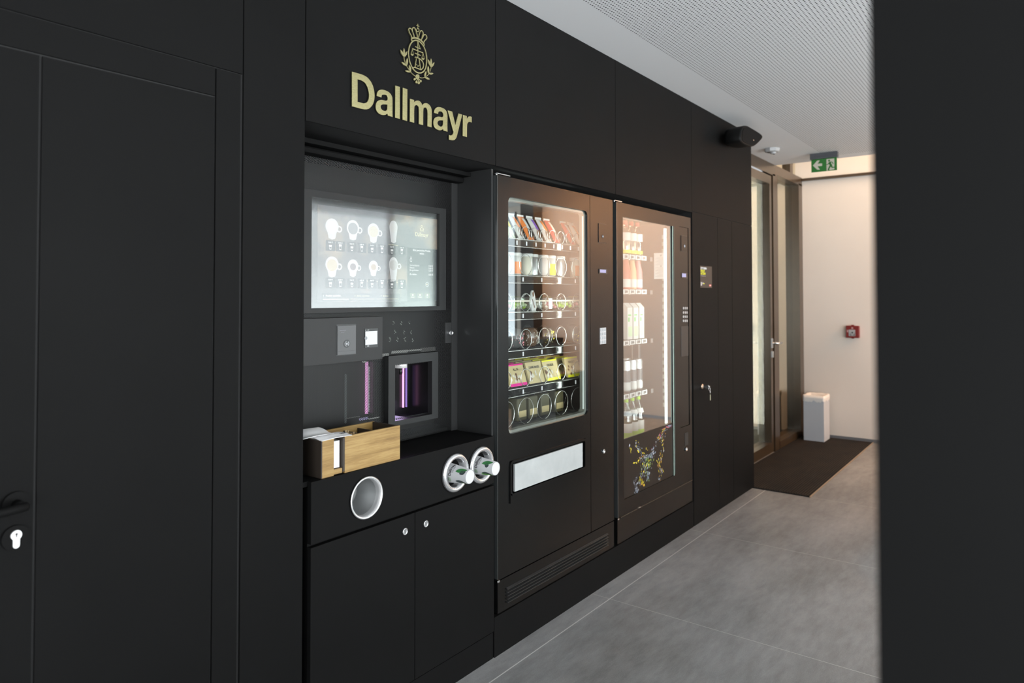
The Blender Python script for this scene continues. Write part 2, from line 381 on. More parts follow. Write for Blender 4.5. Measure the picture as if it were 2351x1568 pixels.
struct(MB().box(-3.2, -3.0, -4.6, -3.2, 0, CH).box(-3.2, -3.0, 0.0, 2.9, 0, CH).box(-3.2, -3.0, -3.2, 0.0, 0, 0.12).box(-3.2, -3.0, -3.2, 0.0, 2.66, CH).build('wall_back', mat('dark_plaster', (0.10, 0.10, 0.10), 0.8)))
def winframe(name, mb): return struct(mb.build(name, M_BRONZE))
f = MB()
for x in (-1.0, 0.9, 2.8, 4.7, 6.79): f.box(x, x+0.06, OPPY-0.1, OPPY-0.02, WINZ0, WINZ1)
winframe('window_1', f)
struct(MB().box(2.86, 4.70, OPPY-0.07, OPPY-0.06, WINZ0, WINZ1).build('window_1', glass('faint_dimming_pane', 1.0, (0.84, 0.85, 0.85))))  # pane tint added to cut the daylight coming in
struct(MB().box(4.76, 6.79, OPPY-0.07, OPPY-0.06, WINZ0, WINZ1).build('window_1', glass('light_dimming_pane', 1.0, (0.66, 0.68, 0.68))))  # pane tint added to keep the far ceiling darker
struct(MB().box(6.85, 7.75, OPPY-0.07, OPPY-0.06, WINZ0, WINZ1).build('window_1', glass('dimming_pane', 1.0, (0.60, 0.64, 0.62))))  # added tint stands for dimmer outdoors mirrored in the screen
f = MB()
for y in (-3.3, -2.28): f.box(7.86, 7.92, y, y+0.06, 0.12, 2.66)
winframe('window_2', f)
struct(MB().box(7.885, 7.895, -3.3, -2.22, 0.12, 2.66).build('window_2', glass('end_dimming_pane', 1.0, (0.48, 0.51, 0.52))))  # added tint dims this window's reflection in the snack machine glass
f = MB()
for y in (-3.2, -1.6, -0.06): f.box(-3.12, -3.04, y, y+0.06, 0.12, 2.66)
winframe('window_3', f)
# near pillar at the right edge of the picture
struct(MB().box(0.56, 0.78, -0.55, 0.0975, 0, CH).build('wall_right', M_LAM))
# glazed entrance front
FY = 2.04
f = MB().box(5.47, 6.95, FY, FY+0.10, 2.625, 2.733).box(6.95, 7.83, FY, FY+0.10, 2.645, 2.733)
f.box(6.815, 6.895, FY, FY+0.10, 0, 2.64).box(6.90, 6.972, FY+0.004, FY+0.10, 0, 2.66).box(7.70, 7.83, FY, FY+0.10, 0, 2.66)
f.box(6.96, 7.72, FY, FY+0.10, 0, 0.075).box(5.47, 5.62, FY, FY+0.10, 0, 2.64).box(5.47, 6.95, FY+0.02, FY+0.10, 0, 0.02)
f.box(7.50, 7.60, FY+0.03, FY+0.10, 2.733, 4.1).box(6.9, 7.83, FY+0.03, FY+0.1, 3.6, 4.1)
struct(f.build('window_4', M_BRONZE))
struct(MB().box(6.97, 7.70, FY+0.07, FY+0.078, 0.075, 2.645).box(6.95, 7.83, FY+0.07, FY+0.078, 2.733, 3.6).build('window_5', M_DGLASS))
d2 = struct(MB().box(5.63, 5.72, FY+0.003, FY+0.07, 0.02, 2.61).box(6.715, 6.772, FY+0.003, FY+0.07, 0.02, 2.61).box(5.72, 6.715, FY+0.003, FY+0.07, 2.53, 2.61).box(5.72, 6.715, FY+0.003, FY+0.07, 0.02, 0.10).build('door_2', M_BRONZE))
MB().box(5.72, 6.715, FY+0.062, FY+0.069, 0.10, 2.53).build('door_glass', M_DGLASS, d2)
hxx, hzz = 6.745, 1.03
MB().box(hxx-0.014, hxx+0.014, FY-0.006, FY+0.003, hzz-0.045, hzz+0.045).tube([(hxx, FY, hzz), (hxx, FY-0.055, hzz)], 0.010, 10).tube([(hxx-0.005, FY-0.052, hzz), (hxx+0.02, FY-0.058, hzz), (hxx+0.115, FY-0.055, hzz)], 0.009, 10).build('door_handle', M_STEEL, d2)
MB().box(hxx-0.012, hxx+0.012, FY-0.010, FY+0.003, hzz-0.135, hzz-0.075).build('lock_cylinder', M_STEEL, d2)
struct(MB().box(5.2, 8.2, 2.75, 2.85, 0, CH).build('wall_beyond', mat('dark_plaster', (0.10, 0.10, 0.10), 0.8)))
cn = MB().box(5.0, 5.5, -0.17, 0.30, 0.0, 0.80).box(5.02, 5.4, -0.03, 0.13, 0.80, 0.93); tag(cn.build('low_cabinet', M_MACHM), 'low black cabinet across the hall, mirrored darkly in the snack machine glass', 'cabinet')
# entrance mat
t = thing('entrance_mat', (6.6, 1.7, 0), 'long black ribbed entrance mat set into the floor before the glass door', 'mat')
MB().box(5.43, 7.815, 1.385, FY-0.002, 0.0005, 0.006).build('mat_base', mat('black_rubber', (0.008, 0.008, 0.008), 0.8, spec=0.2), t)
r = MB(); y = 1.40
while y < FY-0.02:
    r.box(5.44, 7.80, y, y+0.0075, 0.006, 0.0095); y += 0.0185
r.build('ribs', noisy('ribbed_mat_pile', (0.008, 0.0078, 0.0075), (0.030, 0.022, 0.017), 6, 0.7, spec=0.2), t)
MB().box(5.425, 7.82, 1.378, 1.385, 0.0005, 0.008).build('edge_strip', mat('brass_edge', (0.55, 0.42, 0.30), 0.4, 0.8), t)

# ---------------------------------------------------------------- coffee corner: base cabinet
cab = thing('base_cabinet', (1.8, 2.1, 0), 'black two-door base cabinet with round openings under the coffee machine', 'cabinet')
fy = 1.800
holes = [(1.574, 0.8045, 0.062), (2.012, 0.7995, 0.062), (2.167, 0.7995, 0.062)]
# fascia: strips around three square fields, each field a plate with a round hole
fp = MB(); xs = [1.355]
for hx_, hz_, hr in holes: xs += [hx_-0.075, hx_+0.075]
xs.append(2.253)
for i in range(0, len(xs), 2): fp.box(xs[i], xs[i+1], fy, fy+0.018, 0.7095, 0.9)
for hx_, hz_, hr in holes:
    N = 32; out = []
    for i in range(N):
        a = 2*PI*i/N; c_, s_ = math.cos(a), math.sin(a); k_ = max(abs(c_)/0.075, (s_/(0.9-hz_)) if s_ > 0 else (-s_/(hz_-0.7095))); out.append((hx_+c_/k_, hz_+s_/k_))
    for qc in ((hx_+0.075, 0.9), (hx_-0.075, 0.9), (hx_-0.075, 0.7095), (hx_+0.075, 0.7095)):
        i = min(range(N), key=lambda i: (out[i][0]-qc[0])**2+(out[i][1]-qc[1])**2); out[i] = qc
    fp.ringprism(out, circ(hx_, hz_, hr, N), fy, fy+0.018)
fas = fp.build('fascia', M_LAM, cab)
for x0, x1 in ((1.355, 1.8005), (1.8035, 2.253)):
    d_ = MB().box(x0, x1, fy, fy+0.018, 0.11, 0.699, 0.001).build('cabinet_door', M_LAM, cab)
    lx = 1.749 if x0 < 1.5 else 1.853
    MB().lathe([(0.0125, -0.0045), (0.0115, -0.006), (0.009, -0.006), (0.0085, -0.004), (0.001, -0.004)], (lx, fy, 0.647), 'y', 24).lathe([(0.0125, -0.0045), (0.0125, 0.001)], (lx, fy, 0.647), 'y', 24, caps=False).build('cam_lock', M_STEEL, d_)
    MB().box(lx-0.0012, lx+0.0012, fy-0.0048, fy-0.0038, 0.641, 0.653).build('key_slot', M_PLAST, d_)
cb = MB().box(1.356, 2.252, 1.82, 2.6, 0.104, 0.12).box(1.356, 1.374, 1.82, 2.6, 0.12, 0.88).box(2.234, 2.252, 1.82, 2.6, 0.12, 0.88).box(1.374, 2.234, 2.58, 2.6, 0.12, 0.88).box(1.374, 2.234, 1.82, 2.58, 0.69, 0.702)
cb.build('carcass', M_LAM, cab)
MB().box(1.335, 2.256, fy+0.019, 2.7, 0.884, 0.9).build('worktop', M_LAM, cab)
# waste opening: steel collar with slanted tube
hx_, hz_, hr = holes[0]
MB().lathe([(0.0645, -0.001), (0.0700, -0.0055), (0.0655, -0.0075), (0.0615, -0.0035), (0.0605, 0.02)], (hx_, fy, hz_), 'y', 48, caps=False).build('waste_ring', mat('bright_chrome_ring', (0.9, 0.9, 0.9), 0.28, 0.75), cab)
wt = MB().lathe([(0.0605, 0.0), (0.060, 0.115)], (hx_, fy+0.02, hz_), 'y', 48, caps=False).build('waste_tube', mat('dull_grey_steel', (0.42, 0.43, 0.43), 0.42, 0.6), cab)
MB().lathe([(0.001, 0.05), (0.050, 0.045), (0.0595, 0.03)], (hx_, fy+0.085, hz_), 'y', 40, caps=False).build('waste_flap', mat('flap_steel', (0.5, 0.51, 0.51), 0.38, 0.6), cab)
# two cup dispensers
for hx_, hz_, hr in holes[1:]:
    cd = MB().lathe([(0.0615, 0.018), (0.064, 0.004), (0.073, -0.002), (0.0725, -0.010), (0.066, -0.0155), (0.059, -0.0155), (0.0535, -0.011), (0.052, 0.0), (0.051, 0.07)], (hx_, fy, hz_), 'y', 48, caps=False).build('cup_ring', mat('polished_chrome', (0.93, 0.93, 0.94), 0.13, 0.9), cab)
    MB().lathe([(0.051, 0.02), (0.050, 0.12), (0.001, 0.12)], (hx_, fy, hz_), 'y', 32, caps=False).build('dispenser_tube', M_PLAST, cab)

M_CUP = mat('cup_paper_shaded', (0.31, 0.315, 0.32), 0.7)  # same paper as the base, shade on the side put into the colour
def cup(hx_, hz_, label, dark=0):
    c = thing('paper_cup', (hx_, fy, hz_), label, 'cup', 'paper cups in the two chrome dispensers')
    cz = hz_-0.004; y1, y0 = 1.862, 1.722; r1, r0 = 0.0405, 0.0262
    def rad(y): return r0+(r1-r0)*(y-y0)/(y1-y0)
    MB().lathe([(0.001, y0+0.003), (r0-0.002, y0+0.003), (r0-0.0015, y0), (r0, y0), (r1, y1), (r1+0.002, y1+0.002), (r1, y1+0.003)], (hx_, 0, cz), 'y', 40, caps=False).build('cup_body', M_CUP, c)
    MB().cyl((hx_, 0, cz), r0-0.0016, y0+0.0006, y0+0.0024, 'y', 36).build('cup_base', mat('cup_paper_lit', (0.58, 0.58, 0.58), 0.7), c)  # base paler than the side, its light put into the colour
    def P(th, y, off=0.0004): r = rad(y)+off; return (hx_+r*math.cos(th), y, cz+r*math.sin(th))
    def leaf(th0, ya, th1, yb, wd, m):
        n = 10; mb = MB(); k = len(mb.v)
        for i in range(n+1):
            t = i/n; th = th0+(th1-th0)*t; y = ya+(yb-ya)*t; w_ = 1.7*wd*math.sin(PI*min(1, max(0, t)))**0.8
            dx, dy = (th1-th0)*0.033, (yb-ya); L = math.hypot(dx, dy); nx, ny = -dy/L, dx/L
            for sg in (-1, 0, 1): mb.v.append(Vector(P(th+sg*nx*w_/0.033, y+sg*ny*w_)))
        for i in range(n):
            for j in (0, 1): mb.f.append([k+3*i+j, k+3*i+j+1, k+3*i+3+j+1, k+3*i+3+j]); mb.sm.append(False)
        mb.build('leaf_print', m, c, recalc=False)
    gd = mat('leaf_green', (0.03, 0.17, 0.045), 0.6); gk = mat('leaf_dark', (0.03, 0.045, 0.045), 0.6); gl = mat('leaf_light', (0.10, 0.33, 0.04), 0.6); go = mat('leaf_olive', (0.12, 0.17, 0.06), 0.6)
    leaf(R(146), 1.772, R(112), 1.726, 0.0062, gd); leaf(R(152), 1.738, R(150), 1.757, 0.006, gk) if dark else leaf(R(158), 1.752, R(130), 1.728, 0.0055, gk)
    leaf(R(214), 1.772, R(232), 1.728, 0.006, gk); leaf(R(236), 1.752, R(238), 1.726, 0.0045, gl if dark else go)
    if dark: leaf(R(228), 1.777, R(236), 1.742, 0.006, gl)
    def wrap(s, size, th0, y, m, bold=0.0, tw=0.0):
        v, f = text_geo(s, size, bold); vv = []
        for a, b in v: vv.append(P(th0-a/0.034, y+b, 0.0005))
        MB().add(vv, f).build('cup_lettering', m, c, recalc=False)
    ink = mat('ink_black', (0.02, 0.02, 0.025), 0.6)
    wrap('Dallmayr', 0.0155, R(182), 1.790, ink, 0.03); wrap('TO GO', 0.0085, R(160), 1.781, ink)
    mb = MB(); 
    for k_ in range(3): mb.tube([P(R(205)+0.0105/0.036*(1-0.3*k_)*math.cos(a)+0.0, 1.797+0.006*(1-0.3*k_)*math.sin(a), 0.0003) for a in [2*PI*i/16 for i in range(16)]], 0.00035, 4, closed=True)
    mb.build('green_emblem', mat('emblem_green', (0.12, 0.30, 0.10), 0.6), c)
    mb = MB()
    for i, (a, b) in enumerate(((0, 0), (3, 2), (7, -1), (11, 1), (15, -2), (4, -4), (9, -5), (13, 4), (18, 2))):
        q = P(R(150)-a*0.03, 1.812+b*0.001); mb.cyl(q, 0.0016, -0.0005, 0.0005, 'x', 8)
    mb.build('crest_print', ink, c)
    return c
cup(2.012, 0.7995, 'white paper cup with leaf print lying in the left chrome dispenser ring')
cup(2.167, 0.7995, 'white paper cup with leaf print lying in the right chrome dispenser ring', 1)

# ---------------------------------------------------------------- wooden organiser box on the counter
BX0, BX1, BY0, BY1, BZ0, BZ1 = 1.398, 1.735, 1.808, 1.95, 0.9005, 1.018
wb = thing('wooden_organiser_box', (1.56, 1.88, BZ0), 'open oak box with a slotted front standing on the left end of the black counter', 'box')
M_BOXIN = mat('dark_stained_wood', (0.03, 0.022, 0.016), 0.6)
sx0, sx1 = 1.447, 1.487
MB().box(BX0+0.004, sx0, BY0, BY0+0.010, BZ0, BZ1).box(sx1+0.004, BX1, BY0, BY0+0.010, BZ0, BZ1).box(sx0, sx1-0.006, BY0+0.001, BY0+0.010, BZ0+0.003, BZ0+0.018).build('front_board', M_OAK, wb)
MB().box(BX0+0.004, BX1, BY1-0.010, BY1, BZ0, BZ1).build('back_board', M_OAK, wb)
MB().box(BX0, BX0+0.004, BY0, BY1, BZ0, BZ1-0.001).build('side_board', M_BOXIN, wb)
MB().box(BX1-0.0095, BX1-0.0005, BY0+0.0102, BY1-0.0102, BZ0, BZ1-0.0005).build('side_board', M_BOXIN, wb)
MB().box(BX0+0.004, BX1-0.004, BY0+0.01, BY1-0.01, BZ0+0.001, BZ0+0.006).box(sx1-0.004, sx1+0.004, BY0+0.0, BY1-0.01, BZ0+0.006, BZ1-0.003).box(1.592, 1.597, BY0+0.0102, BY1-0.0102, BZ0+0.006, BZ1-0.012).box(1.655, 1.660, BY0+0.0102, BY1-0.0102, BZ0+0.006, BZ1-0.012).build('divider', M_BOXIN, wb)
# napkins: a pile in the slot and two draped over the edge
np_ = MB().box(sx0-0.03, sx1-0.008, BY0+0.012, BY1-0.03, BZ0+0.02, BZ1-0.012)
tag(np_.build('napkin_stack', M_PAPER), 'upright stack of white napkins showing through the slot of the oak box', 'napkins')
def sheet(pts, x0, x1, name, label, th=0.0016, tilt=0.0):
    s2 = spline(pts, 5); mb = MB(); n = len(s2)
    out = [(y, z) for y, z in s2]+[(y, z+th) for y, z in reversed(s2)]
    m_ = MB(); k = 0
    for x, dz in ((x0, 0), ((x0+x1)/2, 0.002), (x1, tilt)):
        for y, z in out: m_.v.append(Vector((x, y, z+dz)))
    N = len(out)
    for a in (0, 1):
        for i in range(N): j = (i+1) % N; m_.f.append([a*N+i, a*N+j, a*N+N+j, a*N+N+i]); m_.sm.append(True)
    m_.f.append(list(range(N))); m_.f.append([2*N+i for i in reversed(range(N))]); m_.sm += [False, False]
    o = m_.build(name, M_PAPER); return tag(o, label, 'napkin', 'loose napkins lying on the oak box')
sheet([(1.960, 1.022), (1.925, 1.036), (1.89, 1.033), (1.865, 1.026), (1.84, 1.0265)], 1.35, 1.474, 'napkin', 'white napkin with a curled back edge lying highest on the oak box')
nk = sheet([(1.868, 1.0215), (1.845, 1.0235), (1.83, 1.0245), (1.812, 1.021), (1.797, 1.0195)], 1.392, 1.512, 'napkin', 'white napkin printed with four small black rings, at the front of the oak box')
mb = MB()
for i in range(4): mb.tube([(1.488+i*0.0058+0.0036*math.cos(a), 1.824+0.0045*math.sin(a), 1.0265) for a in [2*PI*j/16 for j in range(16)]], 0.0006, 4, closed=True)
mb.build('ring_print', mat('ink_black', (0.02, 0.02, 0.025), 0.6), nk)
# wooden stirrers standing in the middle compartment
st0 = None
M_STICK = mat('birch_stick', (0.55, 0.40, 0.22), 0.7)
cells = [(1.535+0.011*(i % 5)+0.002*math.sin(i*7), 1.835+0.021*(i//5)+0.003*math.cos(i*5)) for i in range(20)]
def stick(x, y, h):
    o = MB().box(x-0.003, x+0.003, y-0.0009, y+0.0009, BZ0+0.0065, BZ0+0.0065+h, 0.0008).build('wooden_stirrer', M_STICK)
    return tag(o, 'thin wooden stirrer standing in the middle compartment of the oak box', 'stirrer', 'wooden stirrers in the oak box')
st0 = stick(cells[0][0], cells[0][1], 0.108)
for i, (x, y) in enumerate(cells[1:]):
    o = st0.copy(); sc.collection.objects.link(o); o.location = (x, y, BZ0+0.0065); o.rotation_euler = (0.0, 0.0, 0.9*math.sin(i*3.3)); o.scale = (1, 1, 0.93+0.09*((i*37) % 10)/10)

# ---------------------------------------------------------------- coffee machine
CM = thing('coffee_machine', (1.8, 2.3, 0.90), 'black built-in coffee machine with perforated front and large touch screen', 'coffee machine')
PY = 2.01
# perforated front with two openings left out (outlet window)
ox0, ox1, oz0, oz1 = 1.897, 2.092, 0.998, 1.203
pf = MB()
for a in ((1.345, ox0, 0.905, 1.975), (ox1, 2.223, 0.905, 1.975), (ox0, ox1, 0.905, oz0), (ox0, ox1, oz1, 1.975)):
    x0, x1, z0, z1 = a; pf.add([(x0, PY, z0), (x1, PY, z0), (x1, PY, z1), (x0, PY, z1)], [(0, 1, 2, 3)])
pf.build('perforated_front', M_PERF, CM, recalc=False)
MB().box(2.223, 2.261, PY-0.004, PY+0.02, 0.902, 1.975).box(2.185, 2.223, PY-0.003, PY+0.002, 1.275, 1.36).build('front_border', M_MACHM, CM)
MB().lathe([(0.012, -0.012), (0.011, -0.014), (0.0085, -0.014), (0.008, -0.009), (0.001, -0.009)], (2.209, PY-0.003, 1.317), 'y', 20).lathe([(0.012, -0.012), (0.012, 0.0)], (2.209, PY-0.003, 1.317), 'y', 20, caps=False).build('cam_lock', M_CHROME, CM)
MB().box(1.345, 2.26, 2.5, 2.52, 0.905, 1.975).box(1.345, 1.355, 2.03, 2.5, 0.905, 1.975).box(2.25, 2.26, 2.03, 2.5, 0.905, 1.975).box(1.355, 2.25, 2.03, 2.5, 0.905, 0.915).box(1.355, 2.25, 2.03, 2.5, 1.965, 1.975).build('housing', M_MACHM, CM)
MB().box(1.357, 2.249, 2.13, 2.15, 0.92, 1.96).build('inner_chassis', mat('machine_chassis', (0.006, 0.006, 0.006), 0.6), CM)
# screen
by = 1.965
q = [py(702, 436, by), py(1024, 478, by), py(1024, 708, by), py(702, 721, by)]
bx0, bx1, bz0, bz1 = q[0][0]-0.02, q[1][0], 1.4145, 1.832
g_ = [py(716, 452, by), py(1009, 491, by)]
gx0, gx1, gz0, gz1 = g_[0][0], py(1009, 600, by)[0], 1.431, 1.808
MB().box(bx0, bx1, by, PY-0.001, bz0, gz0).box(bx0, bx1, by, PY-0.001, gz1, bz1).box(bx0, gx0, by, PY-0.001, gz0, gz1).box(gx1, bx1, by, PY-0.001, gz0, gz1).build('screen_bezel', M_FRAMEG, CM)
M_SCR = glass('screen_glass', 3.6, (0.96, 0.97, 0.97), 0.05, 0.0)
gy = by+0.009
scr = MB().box(gx0, gx1, gy+0.005, PY-0.002, gz0, gz1).build('screen', mat('screen_black', (0.012, 0.012, 0.012), 0.4), CM)
MB().add([(gx0, gy, gz0), (gx1, gy, gz0), (gx1, gy, gz1), (gx0, gy, gz1)], [(0, 1, 2, 3)]).build('cover_glass', M_SCR, scr, recalc=False)
sy = gy+0.0045
def S(u, v): return py(u, v, sy)
def ebg():
    m = mat('screen_background', (0, 0, 0), 0.5); g = NG(m); p, s_ = g.pos(); n = g.noise(p, 7, 3, 0.5)
    col = g.ramp(n, [(0.35, (0.05, 0.055, 0.06)), (0.5, (0.08, 0.078, 0.08)), (0.66, (0.22, 0.16, 0.10))])
    g.l(col, g.b.inputs['Emission Color']); g.b.inputs['Emission Strength'].default_value = 1.15; return m
dx0, dx1, dz0, dz1 = S(729, 467)[0], S(1007, 600)[0], 1.4515, 1.7865
MB().box(dx0, dx1, sy-0.0003, sy, dz0, dz1).build('picture_area', ebg(), scr)
pxs = S(935, 600)[0]; pz1 = S(935, 568)[1]
MB().box(pxs, dx1, sy-0.0007, sy-0.0004, dz0, pz1).build('side_panel', emis('ui_panel', (0.035, 0.042, 0.048)), scr)
E_W = emis('ui_white', (0.80, 0.80, 0.80)); E_G = emis('ui_gold', (0.72, 0.68, 0.42)); E_D = emis('ui_tile', (0.060, 0.068, 0.075)); E_O = emis('ui_button', (0.115, 0.13, 0.085))
E_W2 = emis('ui_cup', (0.62, 0.63, 0.63)); yy = sy-0.0009
wm = MB(); tm = MB(); cm_ = MB(); gm = MB(); bm_ = MB(); om = MB()
cols = [762, 810, 857, 903]
rowsU = [[(520, 15), (523, 15), (530, 15), (522, 13)], [(607, 15), (611, 13), (612, 12), (607, 14)]]
fills = [[(0.66, 0.66, 0.65), (0.25, 0.26, 0.27), (0.60, 0.55, 0.42), (0.62, 0.62, 0.6)], [(0.58, 0.50, 0.36), (0.20, 0.16, 0.17), (0.45, 0.35, 0.25), (0.5, 0.5, 0.48)]]
labs = [['Cappuccino', 'Kaffee', 'Milchkaffee', 'Latte Macchiato'], ['Café au Lait', 'Espresso', 'Espresso Macchiato', 'Heisse Schokolade']]
prc = [['0,60 €', '0,80 €'], ['0,50 €', '0,70 €']]
for r_ in range(2):
    for c_ in range(4):
        cm_ = MB(); u = cols[c_]; v = rowsU[r_][c_][0]; k_ = rowsU[r_][c_][1]/15
        cx_, cz_ = S(u, v); rr = 0.0285*k_
        tall = c_ == 3
        cm_.prism([(cx_-rr*0.85, cz_), (cx_-rr*0.5, cz_-rr*(2.3 if tall else 1.45)), (cx_, cz_-rr*(2.45 if tall else 1.6)), (cx_+rr*0.5, cz_-rr*(2.3 if tall else 1.45)), (cx_+rr*0.85, cz_)], yy-0.0001, yy, 'y')
        cm_.prism(circ(cx_, cz_, rr*(0.85 if tall else 1), 28, rr*(1.05 if tall else 0.98)), yy-0.0003, yy-0.0002, 'y')
        if not (tall and r_ == 0): cm_.ringprism(circ(cx_+rr*1.12, cz_-rr*0.25, rr*0.42, 16), circ(cx_+rr*1.12, cz_-rr*0.25, rr*0.24, 16), yy-0.0001, yy, 'y')
        cm_.build('cup_picture', E_W2, scr)
        MB().prism(circ(cx_, cz_-(0.1*rr), rr*(0.78 if not (r_ and c_ in (1, 2)) else 0.55), 24, rr*0.74 if not (r_ and c_ in (1, 2)) else rr*0.5), yy-0.0005, yy-0.0004, 'y').build('drink_picture', emis('drink_%d%d' % (r_, c_), fills[r_][c_]), scr)
        text_on(gm if r_ or c_ == 3 else wm, labs[r_][c_], 0.0078, cx_, cz_-0.0575 if not tall else cz_-0.070, yy, 0.0, 'CENTER')
        for j, du in enumerate((-14.5, 8.5)):
            x_, z_ = S(u+du+(2 if c_ else 0), 563 if r_ == 0 else 650); z_ = 1.6295 if r_ == 0 else 1.4995
            MB().prism(rrect(x_-0.0005, x_+0.041, z_, z_+0.0365, 0.004, 3), yy-0.0001, yy, 'y').build('size_tile', E_D, scr)
            text_on(wm, prc[j][0] if j == 0 else prc[0][1], 0.0075, x_+0.020, z_+0.0275, yy-0.0002, 0.01, 'CENTER')
            h_ = 0.017 if j else 0.013; cxx = x_+0.020
            wm.prism([(cxx-0.0055, z_+0.004+h_), (cxx-0.004, z_+0.005), (cxx+0.004, z_+0.005), (cxx+0.0055, z_+0.004+h_)], yy-0.0002, yy-0.0001, 'y')
            wm.prism([(cxx-0.0068, z_+0.004+h_), (cxx+0.0068, z_+0.004+h_), (cxx+0.0055, z_+0.008+h_), (cxx-0.0055, z_+0.008+h_)], yy-0.0002, yy-0.0001, 'y')
            tm.prism([(cxx-0.0035, z_+0.008), (cxx+0.0035, z_+0.008), (cxx+0.004, z_+0.001+h_), (cxx-0.004, z_+0.001+h_)], yy-0.0004, yy-0.0003, 'y')
x0_, x1_ = S(738, 670)[0], S(918, 670)[0]
MB().prism(rrect(x0_, x1_, 1.4545, 1.4815, 0.003, 3), yy+0.0001, yy+0.0003, 'y').build('progress_strip', emis('ui_strip', (0.12, 0.13, 0.135)), scr)
text_on(wm, '1   Produkt auswählen', 0.0085, x0_+0.006, 1.4705, yy, 0.012)
text_on(gm, '2   Becher entnehmen', 0.0078, x0_+0.145, 1.4705, yy, 0.0); text_on(gm, '3   Bezahlen', 0.0078, x0_+0.27, 1.4705, yy, 0.0)
wm.box(x0_+0.006, x0_+0.118, yy-0.0001, yy, 1.4605, 1.4622); gm.box(x0_+0.126, x0_+0.24, yy-0.0001, yy, 1.461, 1.4617); gm.box(x0_+0.25, x1_-0.008, yy-0.0001, yy, 1.461, 1.4617)
# side panel texts
lx0 = pxs+0.012; y3 = yy-0.0004
px_c = (pxs+dx1)/2-0.010
text_on(gm, 'Dallmayr', 0.0235, px_c, S(965, 543)[1], y3, 0.012, 'CENTER', 0.88)
ccx, ccz = px_c, S(965, 526)[1]
gm.ringprism(circ(ccx, ccz, 0.0062, 16, 0.0085), circ(ccx, ccz, 0.0045, 16, 0.0066), y3-0.0002, y3)
for i in range(5): gm.prism(circ(ccx-0.006+0.003*i, ccz+0.0115+0.0015*(2-abs(i-2)), 0.0016, 8), y3-0.0002, y3)
for i in (-1, 1):
    for j in range(3): gm.prism(circ(ccx+i*(0.0095-0.001*j), ccz+0.002-0.0045*j, 0.0014, 8, 0.0026), y3-0.0002, y3)
text_on(wm, 'Bitte gewünschtes Produkt', 0.0108, px_c, S(963, 577)[1], y3, 0.015, 'CENTER', 0.84); text_on(wm, 'wählen', 0.0108, px_c, S(963, 584)[1], y3, 0.015, 'CENTER', 0.84)
hx2, hz2 = S(943, 597); wm.ringprism(rrect(hx2-0.005, hx2+0.006, hz2-0.007, hz2+0.007, 0.003, 3), rrect(hx2-0.0035, hx2+0.0045, hz2-0.0055, hz2+0.0055, 0.002, 3), y3-0.0002, y3); wm.box(hx2-0.0018, hx2+0.0012, y3-0.0002, y3, hz2+0.007, hz2+0.014)
for i, (a, b) in enumerate((('Verkaufspreis', '0,00 €'), ('Rabatt', '0,00 €'), ('Barguthaben', '0,00 €'), ('Zu zahlen', '0,00 €'))):
    z_ = S(940, (610.5, 616, 621.5, 631)[i])[1]; text_on(wm, a, 0.0098, lx0, z_, y3, 0.012 if i == 3 else 0.0); text_on(wm, b, 0.0098, dx1-0.034, z_, y3, 0.012 if i == 3 else 0.0, 'RIGHT')
for i, du in enumerate((946.5, 963, 980)):
    x_, z_ = S(du, 653)
    if i: (wm if i == 2 else tm).ringprism(circ(x_, z_, 0.0095, 20), circ(x_, z_, 0.0083, 20), y3-0.0002, y3); (gm if i == 2 else tm).prism(circ(x_-0.001, z_, 0.0035, 12), y3-0.0002, y3)
    bx_ = S((941, 957.5, 974.5)[i], 678)[0]
    om.prism(rrect(bx_-0.001, bx_+0.0305, 1.4635, 1.484, 0.002, 3), y3, y3+0.0002)
    wm.prism(circ(bx_+0.015, 1.4765, 0.004, 12), y3-0.0002, y3-0.0001); text_on(wm, ('Sprache', 'Allergene', 'Hilfe')[i], 0.0052, bx_+0.015, 1.4665, y3-0.0002, 0.01, 'CENTER')
tm.build('tile_detail', E_D, scr); om.build('menu_buttons', E_O, scr); wm.build('screen_text', E_W, scr); gm.build('gold_text', E_G, scr)
# payment panel
ppy = 1.985
a0 = py(701, 731, ppy); a1 = py(878, 726, ppy); zt = 1.395; zb = 1.2365
pay = MB().box(a0[0]-0.03, a1[0], ppy, PY-0.001, zb, zt).build('payment_panel', M_GREYP, CM)
c0, c1 = py(772, 746, ppy)[0], py(817, 743, ppy)[0]
MB().box(c0, c1, ppy-0.001, ppy, 1.262, 1.372).build('reader_surround', M_PLAST, pay)
rd = MB().box(c0+0.003, c1-0.002, ppy-0.003, ppy-0.001, 1.2645, 1.3665).build('card_reader', mat('reader_grey', (0.075, 0.075, 0.077), 0.38), CM)
rx, rz = py(795, 789, ppy)
MB().cyl((rx, ppy-0.003, rz), 0.0145, -0.001, 0.0, 'y', 28).build('contactless_field', mat('reader_dark', (0.035, 0.037, 0.038), 0.4), rd)
mb = MB().cyl((rx-0.001, ppy-0.004, rz), 0.0042, -0.0006, 0, 'y', 14)
for a in (0.0075, 0.010): mb.tube([(rx-0.001+a*math.cos(t), ppy-0.0045, rz+a*math.sin(t)) for t in [R(-50+10*i) for i in range(11)]], 0.0008, 5)
mb.tube([(rx-0.001+0.0085*math.cos(t), ppy-0.0045, rz+0.0085*math.sin(t)) for t in [R(90+15*i) for i in range(13)]], 0.0007, 5)
mb.build('contactless_sign', emis('reader_light', (0.62, 0.66, 0.7)), rd)
mb = MB().box(c0+0.012, c0+0.040, ppy-0.0034, ppy-0.003, 1.349, 1.3515).box(c0+0.019, c0+0.034, ppy-0.0034, ppy-0.003, 1.3425, 1.3445); mb.build('reader_text', emis('reader_text', (0.30, 0.31, 0.34)), rd)
